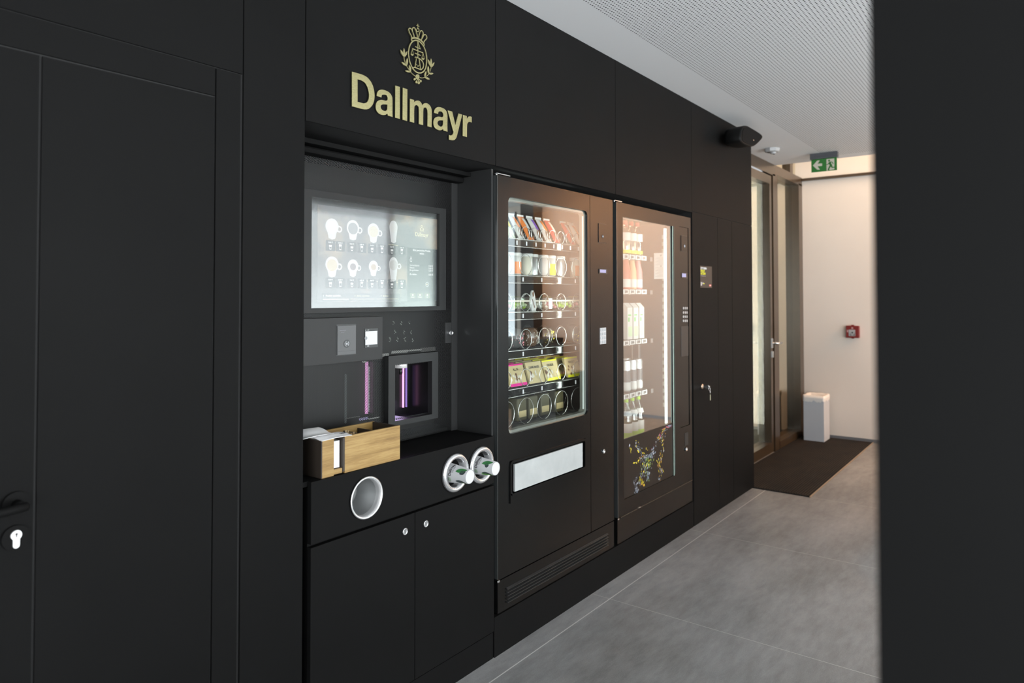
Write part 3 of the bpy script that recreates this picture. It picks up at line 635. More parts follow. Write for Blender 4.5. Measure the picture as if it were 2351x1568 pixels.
MB().box(c0+0.006, c1-0.005, ppy-0.0034, ppy-0.003, 1.2765, 1.2772).build('reader_seam', M_PLAST, rd)
e0, e1 = py(837, 754, ppy)[0], py(867, 753, ppy)[0]
coin = MB().box(e0, e1, ppy-0.002, ppy, 1.2825, 1.3525).build('cash_unit', mat('unit_dark', (0.03, 0.032, 0.032), 0.4), CM)
MB().box(e0+0.002, e1-0.004, ppy-0.0028, ppy-0.002, 1.293, 1.3425).build('lit_window', mat('lit_white_plate', (0.5, 0.51, 0.51), 0.5, emit=(0.9, 0.93, 0.93), es=0.12), coin)
MB().prism(circ(e0+0.004, 1.318, 0.0065, 18), ppy-0.0034, ppy-0.0028, 'y').build('grey_dot', mat('grey_dot', (0.25, 0.26, 0.27), 0.4), coin)
mb = MB()
for dx, z_ in ((0.004, 1.347), (0.013, 1.3475), (0.018, 1.3475), (0.013, 1.2885), (0.018, 1.2885)): mb.cyl((e0+dx, ppy-0.002, z_), 0.0013, -0.0008, 0, 'y', 8)
mb.build('screws', M_STEEL, coin)
# outlet window
oy = 1.985
o0, o1 = py(892, 816, oy)[0], py(1006, 808, oy)[0]; i0, i1 = py(907, 900, oy)[0], py(992, 900, oy)[0]
oz_t, oz_b, iz_t, iz_b = 1.2435, 0.9735, 1.2085, 0.9935
of = MB(); of.ringprism([(o0, oz_b), (o1, oz_b), (o1, oz_t), (o0, oz_t)], [(i0, iz_b), (i1, iz_b), (i1, iz_t), (i0, iz_t)], oy, PY-0.001)
fr_ = of.build('outlet_frame', M_GREYP, CM)
ch = MB().box(i0-0.012, i0-0.006, PY, 2.13, 0.98, 1.22).box(i1+0.006, i1+0.012, PY, 2.13, 0.98, 1.22).box(i0-0.012, i1+0.012, 2.124, 2.13, 0.98, 1.22).box(i0-0.012, i1+0.012, PY, 2.13, 1.214, 1.22).box(i0-0.012, i1+0.012, PY, 2.13, 0.976, 0.984)
ch.build('cup_chamber', mat('gloss_black_chamber', (0.008, 0.008, 0.008), 0.25), CM)
ohx = py(921, 845, 2.05)[0]
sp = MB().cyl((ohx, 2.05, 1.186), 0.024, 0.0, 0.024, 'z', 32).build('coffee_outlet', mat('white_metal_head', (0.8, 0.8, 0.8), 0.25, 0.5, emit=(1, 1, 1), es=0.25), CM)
MB().cyl((ohx-0.004, 2.05, 1.160), 0.006, 0, 0.026, 'z', 12).cyl((ohx+0.006, 2.055, 1.163), 0.005, 0, 0.023, 'z', 12).build('nozzle', M_PLAST, sp)
for k_, (u, yq, w_, m_) in enumerate(((926.5, 2.115, 0.0042, emis('led_magenta', (1.0, 0.42, 0.85), 1.6)), (933.5, 2.115, 0.003, emis('led_violet', (0.33, 0.20, 0.62), 1.0)))):
    x_ = py(u, 900, yq)[0]; MB().box(x_-w_/2, x_+w_/2, yq-0.002, yq+0.006, 1.012, 1.180).build('light_strip', m_, CM)
gb = MB()
for i in range(9): gb.box(i0-0.004+0.0125*i, i0-0.004+0.0125*i+0.008, PY+0.012, 2.11, 0.985, 0.990)
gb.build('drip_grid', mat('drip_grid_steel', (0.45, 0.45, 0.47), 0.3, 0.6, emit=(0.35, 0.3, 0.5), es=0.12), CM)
l = bpy.data.lights.new('outlet_light', 'AREA'); l.size = 0.05; l.energy = 0.25; l.color = (0.72, 0.55, 1.0); lo = bpy.data.objects.new('outlet_light', l); sc.collection.objects.link(lo); lo.location = (1.98, 2.09, 1.05); lo.rotation_euler = (0.3, 0.3, 0)
# LED strips behind the perforated sheet; lit shelf surfaces drawn as glowing plates
x_ = py(841.5, 900, 2.12)[0]; MB().box(x_-0.0035, x_+0.0035, 2.115, 2.125, 1.012, 1.215).build('light_strip', MC['led_magenta'], CM)
x_ = py(845.5, 900, 2.12)[0]; MB().box(x_-0.001, x_+0.0015, 2.115, 2.125, 1.02, 1.195).build('light_strip', emis('led_pale', (0.5, 0.48, 0.55)), CM)
x_ = py(793.5, 900, 2.12)[0]; MB().box(x_-0.001, x_+0.001, 2.115, 2.125, 0.99, 1.175).build('light_strip', emis('led_dim', (0.10, 0.12, 0.12)), CM)
E_GL = emis('glow_shelf', (0.42, 0.45, 0.43))  # LED light on the shelf surfaces put in as emission
def gp(u0, v0, u1, v1, y=2.06, m=None, n='lit_shelf_glow'):
    a, b = py(u0, v0, y), py(u1, v1, y); MB().box(a[0], b[0], y, y+0.004, min(a[1], b[1]), max(a[1], b[1])).build(n, m or E_GL, CM)
gp(878, 819, 893, 811); gp(900, 812, 936, 803); gp(936, 807, 968, 801); gp(968, 808, 1000, 796, 2.06, emis('glow_dim', (0.12, 0.125, 0.12)))
gp(826, 966, 846, 957, 2.06, emis('glow_violet', (0.32, 0.30, 0.5))); gp(848, 963, 887, 954); gp(795, 962, 826, 955, 2.06, MC['glow_dim']); gp(833, 833, 842, 829)
mb = MB()
for i, (u, v, h_) in enumerate(((905, 741, 9), (922, 742, 9), (940, 740, 8), (908, 762, 11), (928, 762, 11), (944, 763, 9), (896, 779, 13), (913, 779, 13), (930, 779, 13), (948, 781, 9), (878, 857, 16))):
    a = py(u, v, 2.06); 
    for t in range(4): mb.box(a[0]-0.004+0.003*((t*2+i) % 3), a[0]-0.001+0.003*((t*2+i) % 3), 2.06, 2.063, a[1]-h_/2*0.0016+t*h_*0.0004, a[1]-h_/2*0.0016+(t+0.7)*h_*0.0004)
mb.build('sparkle_glow', emis('glow_sparkle', (0.36, 0.4, 0.36)), CM)  # sparkle of lit shapes behind the mesh, painted as glowing dashes

# ---------------------------------------------------------------- snack vending machine
SM = thing('snack_machine', (2.77, 2.2, 0.162), 'black snack vending machine with round-cornered glass and silver delivery flap', 'vending machine')
F = 1.802
MB().box(2.285, 2.297, F+0.06, 2.62, 0.17, 1.975).box(3.248, 3.262, F+0.06, 2.62, 0.17, 1.975).box(2.297, 3.248, F+0.06, 2.62, 1.955, 1.975).box(2.297, 3.248, 2.60, 2.62, 0.17, 1.955).box(2.297, 3.248, F+0.06, 2.60, 0.17, 0.30).build('housing', M_MACHM, SM)
M_INS = mat('machine_inside', (0.030, 0.031, 0.031), 0.45)
MB().box(2.298, 2.312, F+0.07, 2.598, 0.82, 1.953).box(3.236, 3.247, F+0.07, 2.598, 0.82, 1.953).box(2.312, 3.236, 2.585, 2.598, 0.82, 1.953).box(2.312, 3.236, F+0.07, 2.585, 0.81, 0.82).build('inner_lining', M_INS, SM)
MB().box(2.312, 3.236, F+0.08, 2.585, 1.945, 1.953).build('inner_ceiling', mat('pale_inner_ceiling', (0.42, 0.42, 0.40), 0.5), SM)
wx0, wx1, wz0, wz1 = 2.354, 3.001, 0.889, 1.894
outer = [];  inner = rrect(wx0, wx1, wz0, wz1, 0.024, 5)
OX0, OX1, OZ0, OZ1 = 2.281, 3.0235, 0.305, 1.977
def toouter(pts, X0, X1, Z0, Z1, n):
    k = len(pts)//4; o = []
    cor = [(X1, Z1), (X0, Z1), (X0, Z0), (X1, Z0)]
    for q in range(4):
        for i in range(k): o.append(cor[q])
    return o
k_ = len(inner)//4
# door leaf: plate built from strips round the window and the flap, plus a rounded window reveal
fx0, fx1, fz0, fz1 = 2.360, 2.975, 0.628, 0.776
dl = MB()
for a in ((OX0, wx0, 0.889, OZ1), (wx1, OX1, 0.889, OZ1), (wx0, wx1, 1.894, OZ1), (OX0, OX1, fz1, wz0), (OX0, fx0, OZ0, fz1), (fx1, OX1, OZ0, fz1), (fx0, fx1, OZ0, fz0)):
    dl.box(a[0], a[1], F, F+0.045, a[2], a[3])
for cx, cz, sx_, sz_ in ((wx1, wz1, -1, -1), (wx0, wz1, 1, -1), (wx0, wz0, 1, 1), (wx1, wz0, -1, 1)):
    rr = 0.024; pts = [(cx, cz)]+[(cx+sx_*(rr-rr*math.sin(R(t))), cz+sz_*(rr-rr*math.cos(R(t)))) for t in range(0, 91, 15)]
    dl.prism(pts, F, F+0.045, 'y')
door = dl.build('door', M_MACH, SM)
trim = MB(); i2 = rrect(wx0+0.012, wx1-0.012, wz0+0.012, wz1-0.012, 0.02, 5); i1 = rrect(wx0+0.0004, wx1-0.0004, wz0+0.0004, wz1-0.0004, 0.0235, 5)
trim.ringprism(i1, i2, F+0.012, F+0.04)
trim.build('window_trim', mat('clear_light_trim', (0.30, 0.31, 0.28), 0.3, 0.2), door)
MB().add([(p[0], F+0.010, p[1]) for p in i1], [list(range(len(i1)))]).build('window_glass', M_PANE, door, recalc=False)
# light strips at both sides, inside the door
E_STRIP = emis('cool_light_strip', (0.86, 1.0, 0.95), 1.0)
for x_ in (wx1-0.0115,): MB().box(x_-0.002, x_, F+0.016, F+0.024, wz0+0.02, wz1-0.02).build('light_strip', E_STRIP, SM)
MB().box(wx0+0.013, wx0+0.017, F+0.042, F+0.055, wz0+0.02, wz1-0.02).build('light_strip', E_STRIP, SM)
MB().box(wx0+0.03, wx1-0.03, F+0.05, F+0.065, 1.935, 1.944).build('light_strip', emis('cool_light_strip_top', (0.9, 1.0, 0.95), 3.5), SM)
def ilight(x, y, z, sx, sy, p, rot, col=(0.92, 1.0, 0.96)):
    l = bpy.data.lights.new('machine_light', 'AREA'); l.shape = 'RECTANGLE'; l.size = sx; l.size_y = sy; l.energy = p; l.color = col
    o = bpy.data.objects.new('machine_light', l); sc.collection.objects.link(o); o.location = (x, y, z); o.rotation_euler = rot; return o
ilight(2.345, 1.89, 1.42, 0.02, 0.95, 2.1, (R(90), 0, R(-40)))
ilight(3.02, 1.87, 1.42, 0.02, 0.95, 1.3, (R(90), 0, R(15)))
# delivery flap in its rounded frame
fr = MB(); A = rrect(fx0, fx1, fz0, fz1, 0.018, 4); B = rrect(fx0+0.012, fx1-0.012, fz0+0.010, fz1-0.010, 0.010, 4)
fr.ringprism(A, B, F-0.006, F+0.02); fr.build('flap_frame', M_MACH, door)
fl = [py(1183, 1066, F-0.004), py(1338, 1016, F-0.004)]
MB().box(fl[0][0], fl[1][0], F-0.003, F+0.006, 0.6425, 0.7575).build('delivery_flap', noisy('brushed_flap_steel', (0.38, 0.40, 0.398), (0.46, 0.48, 0.475), 9, 0.55, metal=0.2), door)
MB().box(fx0, fx0+0.012, F-0.006, F, 0.60, 0.64).build('flap_side', M_MACH, door)
# control column
cc = MB().box(3.027, 3.258, F, F+0.045, OZ0, OZ1).build('control_column', M_MACH, SM)
a, b = py(1373, 512, F), py(1392, 559, F)
cr = MB().box(a[0], b[0], F-0.0012, F, b[1], a[1]).build('card_reader', M_PLAST, SM)
MB().box(a[0]+0.002, b[0]-0.002, F-0.003, F-0.0012, b[1]+0.002, a[1]-0.002).build('reader_face', M_MACH, cr)
rx, rz = py(1382.5, 543, F); MB().cyl((rx, F-0.003, rz), 0.0085, -0.0015, 0, 'y', 20).build('contactless_ring', mat('reader_dark', (0.035, 0.037, 0.038), 0.4), cr); MB().cyl((rx, F-0.0045, rz), 0.0048, -0.001, 0, 'y', 16).build('contactless_light', emis('reader_light2', (0.6, 0.63, 0.7)), cr)
a, b = py(1374.5, 617, F), py(1393, 629, F)
dp = MB().box(a[0], b[0], F-0.003, F, b[1], a[1]).build('display', M_PLAST, SM)
a, b = py(1376.5, 618.5, F), py(1390, 626.5, F); MB().box(a[0], b[0], F-0.0036, F-0.003, b[1], a[1]).build('lit_readout', emis('lcd_violet', (0.62, 0.58, 0.86)), dp)
kp0, kp1 = py(1377, 753, F), py(1391, 789, F)
kp = MB().box(kp0[0], kp1[0], F-0.0018, F, kp1[1], kp0[1]).build('keypad', mat('silver_keypad', (0.6, 0.61, 0.62), 0.35, 0.5), SM)
for r_ in range(4):
    for c_ in range(3):
        w_, h_ = (kp1[0]-kp0[0])/3, (kp0[1]-kp1[1])/4
        MB().box(kp0[0]+w_*(c_+0.16), kp0[0]+w_*(c_+0.84), F-0.0036, F-0.0018, kp1[1]+h_*(r_+0.14), kp1[1]+h_*(r_+0.86), 0.0006).build('key', mat('key_grey', (0.40, 0.41, 0.42), 0.4), kp)
def lock(x, z, y, par):
    o = MB().lathe([(0.0115, 0), (0.0115, -0.004), (0.010, -0.006), (0.0075, -0.006), (0.007, -0.0035), (0.001, -0.0035)], (x, y, z), 'y', 20).build('door_lock', M_STEEL, par)
    MB().box(x-0.001, x+0.001, y-0.0042, y-0.0034, z-0.005, z+0.005).build('key_slot', M_PLAST, o)
q = py(1385, 1036, F); lock(q[0], q[1], F, SM)
# lower vent panel
lv = MB().box(2.281, 3.258, F+0.001, F+0.03, 0.168, 0.2995)
lv.build('vent_panel', M_MACH, SM)
vb = MB()
for i in range(5):
    z = 0.194+0.0135*i; vb.prism([(F+0.001, z), (F-0.007, z+0.001), (F-0.007, z+0.004), (F+0.001, z+0.0085)], 2.338, 3.187, 'x')
vb.build('vent_slats', mat('vent_slat', (0.014, 0.014, 0.014), 0.28), SM)
def hinge(x0, z, par, L=0.085):
    MB().box(x0-0.002, x0+L, F-0.004, F+0.012, z, z+0.005, 0.001).cyl((x0, F+0.004, z-0.006), 0.004, 0, 0.012, 'z', 12).build('hinge_plate', M_CHROME, par)
hinge(2.279, 1.979, SM); MB().box(2.272, 2.287, F-0.006, F+0.02, 0.298, 0.306, 0.001).build('hinge_foot', M_CHROME, SM)
MB().box(2.2765, 2.2805, F-0.001, F+0.045, 0.31, 1.975).build('edge_profile', mat('edge_profile', (0.05, 0.055, 0.055), 0.2, 0.4), SM)

# trays, price tags and spirals
TY = 1.925; trays = [1.735, 1.567, 1.398, 1.222, 1.048, 0.872]
M_TRAY = glass('clear_tray_front', 1.0, (0.80, 0.82, 0.81), 0.12, 0.0); M_TAG = mat('price_tag', (0.8, 0.8, 0.84), 0.5); M_TRM = mat('tray_metal', (0.10, 0.105, 0.105), 0.4, 0.3)
c12 = [2.370+0.0762*i for i in range(12)]; c6 = [2.372+0.152*i for i in range(6)]
layout = [c12, c6, c6, c6, c6, c6]; radii = [0.0310, 0.050, 0.042, 0.046, 0.040, 0.060]
pitch = [0.080, 0.100, 0.107, 0.107, 0.055, 0.112]
def spiral_mesh(r, pt, turns, wire):
    p_ = []
    for k in range(turns):
        p_ += [(r*math.sin(R(a)), k*pt, r-r*math.cos(R(a))) for a in range(8, 353, 16)]+[(-r*0.06, k*pt+pt*0.12, 0.0), (r*0.06, k*pt+pt*0.9, 0.0)]
    return MB().tube(p_, wire, 6)
for ti, z in enumerate(trays):
    tr = MB().box(2.313, 3.235, TY+0.012, 2.56, z-0.004, z).build('tray', M_TRM, SM)
    MB().box(2.313, 3.235, TY, TY+0.004, z-0.034, z-0.002).build('tray_front', M_TRAY, tr)
    MB().tube([(2.313, TY, z), (3.235, TY, z)], 0.0018, 6).tube([(2.313, TY, z-0.035), (3.235, TY, z-0.035)], 0.0014, 6).build('tray_edge', M_WIRE, tr)
    for x in layout[ti]:
        xx = x-(0.02 if ti == 0 else 0.05)
        MB().box(xx-0.0045, xx+0.0045, TY-0.0015, TY-0.0005, z-0.027, z-0.008).build('price_tag', M_TAG, tr)
    sp0 = None
    for i, x in enumerate(layout[ti]):
        if sp0 is None:
            r_ = radii[ti]; mb = spiral_mesh(r_, pitch[ti], int(0.52/pitch[ti]), 0.0019 if ti else 0.0016); mb.v = [q+Vector((x, TY+0.02, z+0.0022)) for q in mb.v]
            sp0 = mb.build('spiral', M_WIRE, SM); x00 = x
        else:
            o = sp0.copy(); sc.collection.objects.link(o); o.parent = SM; o.location = (x-x00, 0, 0)

# products: each one a thing of its own
def col(n, c, rough=0.5, **k): return mat('pack_'+n, c, rough, **k)
P_WH = col('white', (0.66, 0.66, 0.64)); P_OR = col('orange', (0.85, 0.22, 0.03), 0.35); P_PU = col('purple', (0.16, 0.06, 0.52), 0.35); P_RD = col('red', (0.62, 0.05, 0.04), 0.35); P_BK = col('black', (0.02, 0.02, 0.02), 0.35)
P_GN = col('palegreen', (0.62, 0.70, 0.45)); P_LM = col('lime', (0.40, 0.66, 0.05)); P_YE = col('yellow', (0.85, 0.80, 0.03)); P_MG = col('magenta', (0.80, 0.01, 0.30)); P_BE = col('beige', (0.62, 0.50, 0.26)); P_BR = col('brown', (0.16, 0.07, 0.03)); P_OL = col('olive', (0.10, 0.09, 0.045)); P_PK = col('pink', (0.75, 0.28, 0.30)); P_CR = col('cream', (0.75, 0.70, 0.58)); P_SI = mat('pack_silver', (0.7, 0.72, 0.73), 0.3, 0.7)
def pouch(x, z, y, w_, h, ma, mb_, label, disc=None):
    """pillow pack with crimped top, leaning back in its spiral"""
    t = thing('snack_pouch', (x, y, z), label, 'snack pouch', 'snack pouches on the top tray')
    lean = 0.55
    def G(u, v, side): # u -1..1, v 0..1
        bul = 0.013*(1-u**4)*math.sin(PI*min(1, max(0, v)))**0.6; yy_ = side*bul
        return (x+u*w_/2, y+lean*v*h+yy_*0.9-0.0, z+0.004+v*h*0.95+yy_*0.3*-1)
    def grid(v0, v1, side, u0=-1, u1=1, off=0.0):
        m_ = MB(); n, k = 8, 8; 
        for j in range(k+1):
            for i in range(n+1):
                q = G(u0+(u1-u0)*i/n, v0+(v1-v0)*j/k, side); m_.v.append(Vector((q[0], q[1]+side*off, q[2])))
        for j in range(k):
            for i in range(n): a = j*(n+1)+i; m_.f.append([a, a+1, a+n+2, a+n+1]); m_.sm.append(True)
        return m_
    m1 = grid(0, 1, -1); m2 = grid(0, 1, 1); m1.add(m2.v, m2.f, True); m1.build('pack_body', ma, t, recalc=False)
    grid(0.42, 0.9, -1, -0.25, 0.55, 0.0006).build('print_stripe', mb_, t, recalc=False)
    q = G(0, 1, 0); MB().box(x-w_/2-0.001, x+w_/2+0.001, q[1]-0.001, q[1]+0.001, q[2]-0.006, q[2]+0.008).build('crimped_seal', P_WH, t)
    if disc:
        m_ = MB(); pts = [G(0.05+0.62*math.cos(2*PI*i/20), 0.26+0.19*math.sin(2*PI*i/20), -1) for i in range(20)]
        c0 = G(0.05, 0.26, -1); m_.add([(c0[0], c0[1]-0.0016, c0[2])]+[(p[0], p[1]-0.0012, p[2]) for p in pts], [(0, i+1, (i+1) % 20+1) for i in range(20)]).build('round_print', disc, t, recalc=False)
    return t
snk = [(1, P_GN, P_WH, None, 'pale green snack pouch behind the left light strip on the top tray'),
       (2, P_WH, P_GN, P_SI, 'white snack pouch, first one right of the left light strip on the top tray'),
       (3, P_GN, P_YE, None, 'yellowish green snack pouch beside the white one on the top tray'),
       (4, P_WH, P_OR, P_BR, 'white snack pouch with orange stripe and brown disc, left of the orange pack'),
       (5, P_OR, P_WH, P_BK, 'orange snack pouch with a white stripe and round black picture'),
       (6, P_WH, P_PU, P_BR, 'white and purple snack pouch on the top tray'),
       (7, P_WH, P_OR, P_BR, 'white and orange snack pouch directly right of the purple one'),
       (8, P_RD, P_CR, P_BR, 'red snack pouch with cream stripe left of the empty spiral'),
       (10, P_RD, P_WH, P_BR, 'red snack pouch right of the empty spiral on the top tray'),
       (11, P_WH, P_OR, P_BR, 'white and orange snack pouch at the right end of the top tray')]
for i, a, b, d_, lb in snk: pouch(c12[i], trays[0]+0.004, TY+0.040, 0.052, 0.125, a, b, lb, d_)
# canisters
def canister(x, y, z, r, h, ma, label, band=None):
    t = thing('snack_tub', (x, y, z), label, 'tub', 'lidded tubs on the second tray')
    MB().lathe([(r*0.94, 0), (r*0.97, 0.004), (r, h*0.86)], (x, y, z+0.0005), 'z', 28).build('tub_body', ma, t)
    MB().lathe([(r*1.03, h*0.86), (r*1.06, h*0.88), (r*1.06, h*0.97), (r*1.0, h), (0.001, h)], (x, y, z+0.0005), 'z', 28).build('lid', P_WH, t)
    if band:
        pts = []; m_ = MB()
        for j in (0.06, 0.6):
            for i in range(9): a = R(215+12*i); pts.append((x+r*1.005*math.cos(a), y+r*1.005*math.sin(a), z+h*j))
        m_.add(pts, [(i, i+1, i+10, i+9) for i in range(8)]).build('label_print', band, t, recalc=False)
    return t
tz = trays[1]+0.005
for u, r, ma, bd, lb in ((1166, 0.031, P_WH, None, 'white lidded tub at the far left of the second tray'), (1182, 0.031, P_WH, P_OR, 'white lidded tub with orange label beside the left light strip, second tray'), (1207, 0.033, P_CR, None, 'cream white lidded tub, the widest one on the second tray'),
                         (1223, 0.026, P_SI, None, 'narrow silver lidded tub on the second tray'), (1245, 0.029, P_WH, None, 'plain white lidded tub in the middle of the second tray'), (1262, 0.030, P_WH, P_YE, 'white lidded tub with golden label in the middle of the second tray'),
                         (1284, 0.029, P_SI, None, 'grey silver lidded tub right of the golden labelled one'), (1320, 0.027, P_CR, P_OR, 'cream lidded tub with orange label at the right end of the second tray')):
    canister(py(u, 600, 2.0)[0], 2.0, tz, r, 0.105, ma, lb, bd)
# clear salad trays
M_CLR = glass('clear_plastic', 1.2, (0.92, 0.95, 0.93), 0.05, 0.06)
def salad(x, y, z, f1, f2, tag_, label):
    t = thing('food_tray', (x, y, z), label, 'food tray', 'clear food trays on the third tray')
    MB().box(x-0.062, x+0.062, y-0.04, y+0.05, z+0.001, z+0.064, 0.006).build('clear_shell', M_CLR, t)
    m_ = MB(); rnd = random.Random(int(x*1000))
    for i in range(16): q = (x-0.052+0.104*rnd.random(), y-0.033+0.06*rnd.random(), z+0.016+0.018*rnd.random()); m_.lathe([(0.001, -0.010), (0.009, -0.006), (0.012, 0), (0.009, 0.006), (0.001, 0.010)], q, 'z', 8)
    m_.build('filling', f1, t)
    m_ = MB()
    for i in range(12): q = (x-0.052+0.104*rnd.random(), y-0.034+0.03*rnd.random(), z+0.014+0.024*rnd.random()); m_.lathe([(0.001, -0.008), (0.008, -0.004), (0.009, 0.003), (0.001, 0.008)], q, 'z', 8)
    m_.build('filling', f2, t)
    MB().box(x-0.063, x+0.063, y-0.0415, y-0.0405, z+0.042, z+0.050).build('paper_band', P_CR, t)
    MB().box(x-0.02, x+0.015, y-0.02, y+0.02, z+0.0645, z+0.0652).build('top_sticker', tag_, t)
for i, (f1, f2, tg, lb) in enumerate(((P_CR, P_PK, P_LM, 'clear food tray with cream and pink filling at the left light strip'), (P_LM, P_GN, P_LM, 'clear food tray filled with lime green leaves, left half of the third tray'),
                                     (P_WH, P_CR, P_OR, 'clear food tray with white filling and orange sticker'), (P_CR, P_PK, P_LM, 'clear food tray with cream and pink filling in the middle of the third tray'),
                                     (P_LM, P_GN, P_OL, 'clear food tray filled with lime green leaves, right half of the third tray'), (P_PK, P_CR, P_YE, 'clear food tray with mostly pink filling and yellow sticker at the right end'))):
    salad(2.53+0.1285*i, TY+0.068, trays[2]+0.005, f1, f2, tg, lb)
sb = thing('striped_snack_bag', (2.745, TY+0.03, trays[2]), 'upright white bag with brown streaks leaning out of the third tray', 'snack bag')
MB().prism(spline([(2.728, trays[2]+0.002), (2.762, trays[2]+0.002), (2.758, trays[2]+0.06), (2.742, trays[2]+0.1), (2.726, trays[2]+0.085)], 3, True), TY+0.022, TY+0.03, 'y').build('bag_body', P_WH, sb)
MB().prism([(2.729, trays[2]+0.06), (2.733, trays[2]+0.06), (2.752, trays[2]+0.02), (2.748, trays[2]+0.018)], TY+0.0205, TY+0.0215, 'y').prism([(2.73, trays[2]+0.09), (2.742, trays[2]+0.098), (2.744, trays[2]+0.075), (2.735, trays[2]+0.07)], TY+0.0205, TY+0.0215, 'y').build('bag_print', P_BR, sb)
# dark round bowls
def bowl(x, y, z, fleck, ma, label):
    t = thing('snack_bowl', (x, y, z), label, 'snack bowl', 'dark round bowls on the fourth tray')
    MB().lathe([(0.030, 0), (0.040, 0.01), (0.047, 0.04), (0.046, 0.07), (0.038, 0.088), (0.001, 0.094)], (x, y, z+0.001), 'z', 28).build('bowl_body', ma, t)
    rnd = random.Random(int(x*999)); m_ = MB()
    for i in range(26):
        a = R(200+115*rnd.random()); zz = 0.012+0.062*rnd.random(); rr = 0.0465 if 0.03 < zz < 0.072 else 0.0445; q = Vector((x+rr*math.cos(a), y+rr*math.sin(a), z+zz)); s_ = 0.002+0.0035*rnd.random()
        m_.add([q+Vector((-s_, -0.001, -s_)), q+Vector((s_, -0.001, -s_*0.3)), q+Vector((s_*0.4, -0.001, s_))], [(0, 1, 2)])
    m_.build('fleck_print', fleck, t, recalc=False)
M_DJ = mat('dark_glossy_bowl', (0.03, 0.028, 0.02), 0.12, coat=0.5)
for u, fl_, ma, lb in ((1180, P_PK, mat('clear_dark_bowl', (0.09, 0.09, 0.09), 0.12), 'dark bowl with pink flecks beside the left light strip'), (1214, P_CR, mat('brown_bowl', (0.11, 0.055, 0.025), 0.15, coat=0.5), 'brown bowl inside the second visible spiral of the fourth tray'), (1250, P_YE, M_DJ, 'dark bowl with bright yellow flecks in the middle of the fourth tray'), (1316, P_YE, mat('grey_bowl', (0.07, 0.07, 0.06), 0.15, coat=0.5), 'greyish bowl with yellow flecks at the right end of the fourth tray')):
    bowl(py(u, 780, TY+0.075)[0], TY+0.0745, trays[3]+0.005, fl_, ma, lb)
# flat bar packs standing one behind the other
def barpack(x, y, z, edge, txt_, label):
    t = thing('bar_pack', (x, y, z), label, 'bar pack', 'flat bar packs on the fifth tray')
    w_, h, ln = 0.128, 0.104, 0.30
    def Q(a, b, d=0.0): return (x+a*w_/2, y+ln*b*h-d, z+0.002+b*h*0.955)
    def quad(a0, a1, b0, b1, d): return [Q(a0, b0, d), Q(a1, b0, d), Q(a1, b1, d), Q(a0, b1, d)]
    m_ = MB(); f_ = quad(-1, 1, 0, 1, 0)+quad(-1, 1, 0, 1, -0.012); m_.add(f_, [(0, 1, 2, 3), (7, 6, 5, 4), (0, 4, 5, 1), (3, 2, 6, 7), (0, 3, 7, 4), (1, 5, 6, 2)]).build('card_box', P_BE, t)
    MB().add(quad(-1, 1, 0, 0.13, 0.0006)+quad(-1, 1, 0.93, 1, 0.0006), [(0, 1, 2, 3), (4, 5, 6, 7)]).build('edge_band', edge, t, recalc=False)
    rnd = random.Random(int(x*777)); m_ = MB(); m2 = MB()
    for i in range(14):
        a = -0.85+1.1*rnd.random(); b = 0.16+0.38*rnd.random(); s_ = 0.10; pts = [Q(a+s_*math.cos(k), b+0.07*math.sin(k), 0.0008+0.0001*i) for k in [2*PI*j/7 for j in range(7)]]
        (m_ if i % 3 else m2).add(pts, [list(range(7))])
    m_.build('nut_picture', P_CR, t, recalc=False); m2.build('nut_picture', P_BR, t, recalc=False)
    if txt_:
        v, f = text_geo(txt_, 0.0165, 0.015, 'CENTER', 0.62 if len(txt_) > 7 else 0.8); MB().add([Q(a/(w_/2), 0.70+b/h, 0.0008) for a, b in v], f).build('pack_lettering', P_BK, t, recalc=False)
    return t
names = [('ALL IN', P_MG, 'magenta edged'), ('CARAMEL MANDEL', P_BE, 'plain beige'), ('KOKOSKUSS', P_YE, 'yellow edged'), ('KERNIGKOST', P_YE, 'yellow edged')]
xb = [py(1191, 850, TY+0.03)[0], py(1233, 840, TY+0.03)[0], py(1270, 835, TY+0.03)[0], py(1319, 830, TY+0.03)[0]]
wh = ['beside the left light strip', 'second from the left light strip', 'left of the empty gap', 'at the right end of the fifth tray']
for i, (n_, e_, d_) in enumerate(names):
    f0 = barpack(xb[i], TY+0.026, trays[4]+0.004, e_, n_, 'front bar pack, %s beige card %s' % (d_, wh[i]))
    for k in (1, 2, 3): dup(f0, (xb[i], TY+0.026+0.055*k, trays[4]+0.004), 'bar pack %s, %s place behind its front pack' % (wh[i], ('', 'first', 'second', 'third')[k]))
# dark bottles lying in the lowest tray
for i, u in enumerate((1190, 1216, 1243, 1276)):
    x = py(u, 960, TY+0.09)[0]; zz5 = trays[5]+0.005; t = thing('dark_pouch', (x, TY+0.06, zz5), ('dark olive drink pouch by the left light strip in the lowest tray', 'dark olive drink pouch, second from the left light strip, lowest tray', 'dark olive drink pouch in the middle of the lowest tray', 'dark olive drink pouch, the one furthest right in the lowest tray')[i], 'drink pouch', 'dark pouches in the lowest tray')
    MB().box(x-0.045, x+0.03, TY+0.06, TY+0.12, zz5+0.001, zz5+0.11, 0.008).build('pouch_body', P_OL, t)
    MB().cyl((x+0.012, TY+0.085, zz5+0.1095), 0.014, 0, 0.018, 'z', 16).build('screw_cap', P_BK, t)
    MB().box(x-0.040, x+0.024, TY+0.0588, TY+0.0596, zz5+0.02, zz5+0.05).build('label_print', P_BE, t)

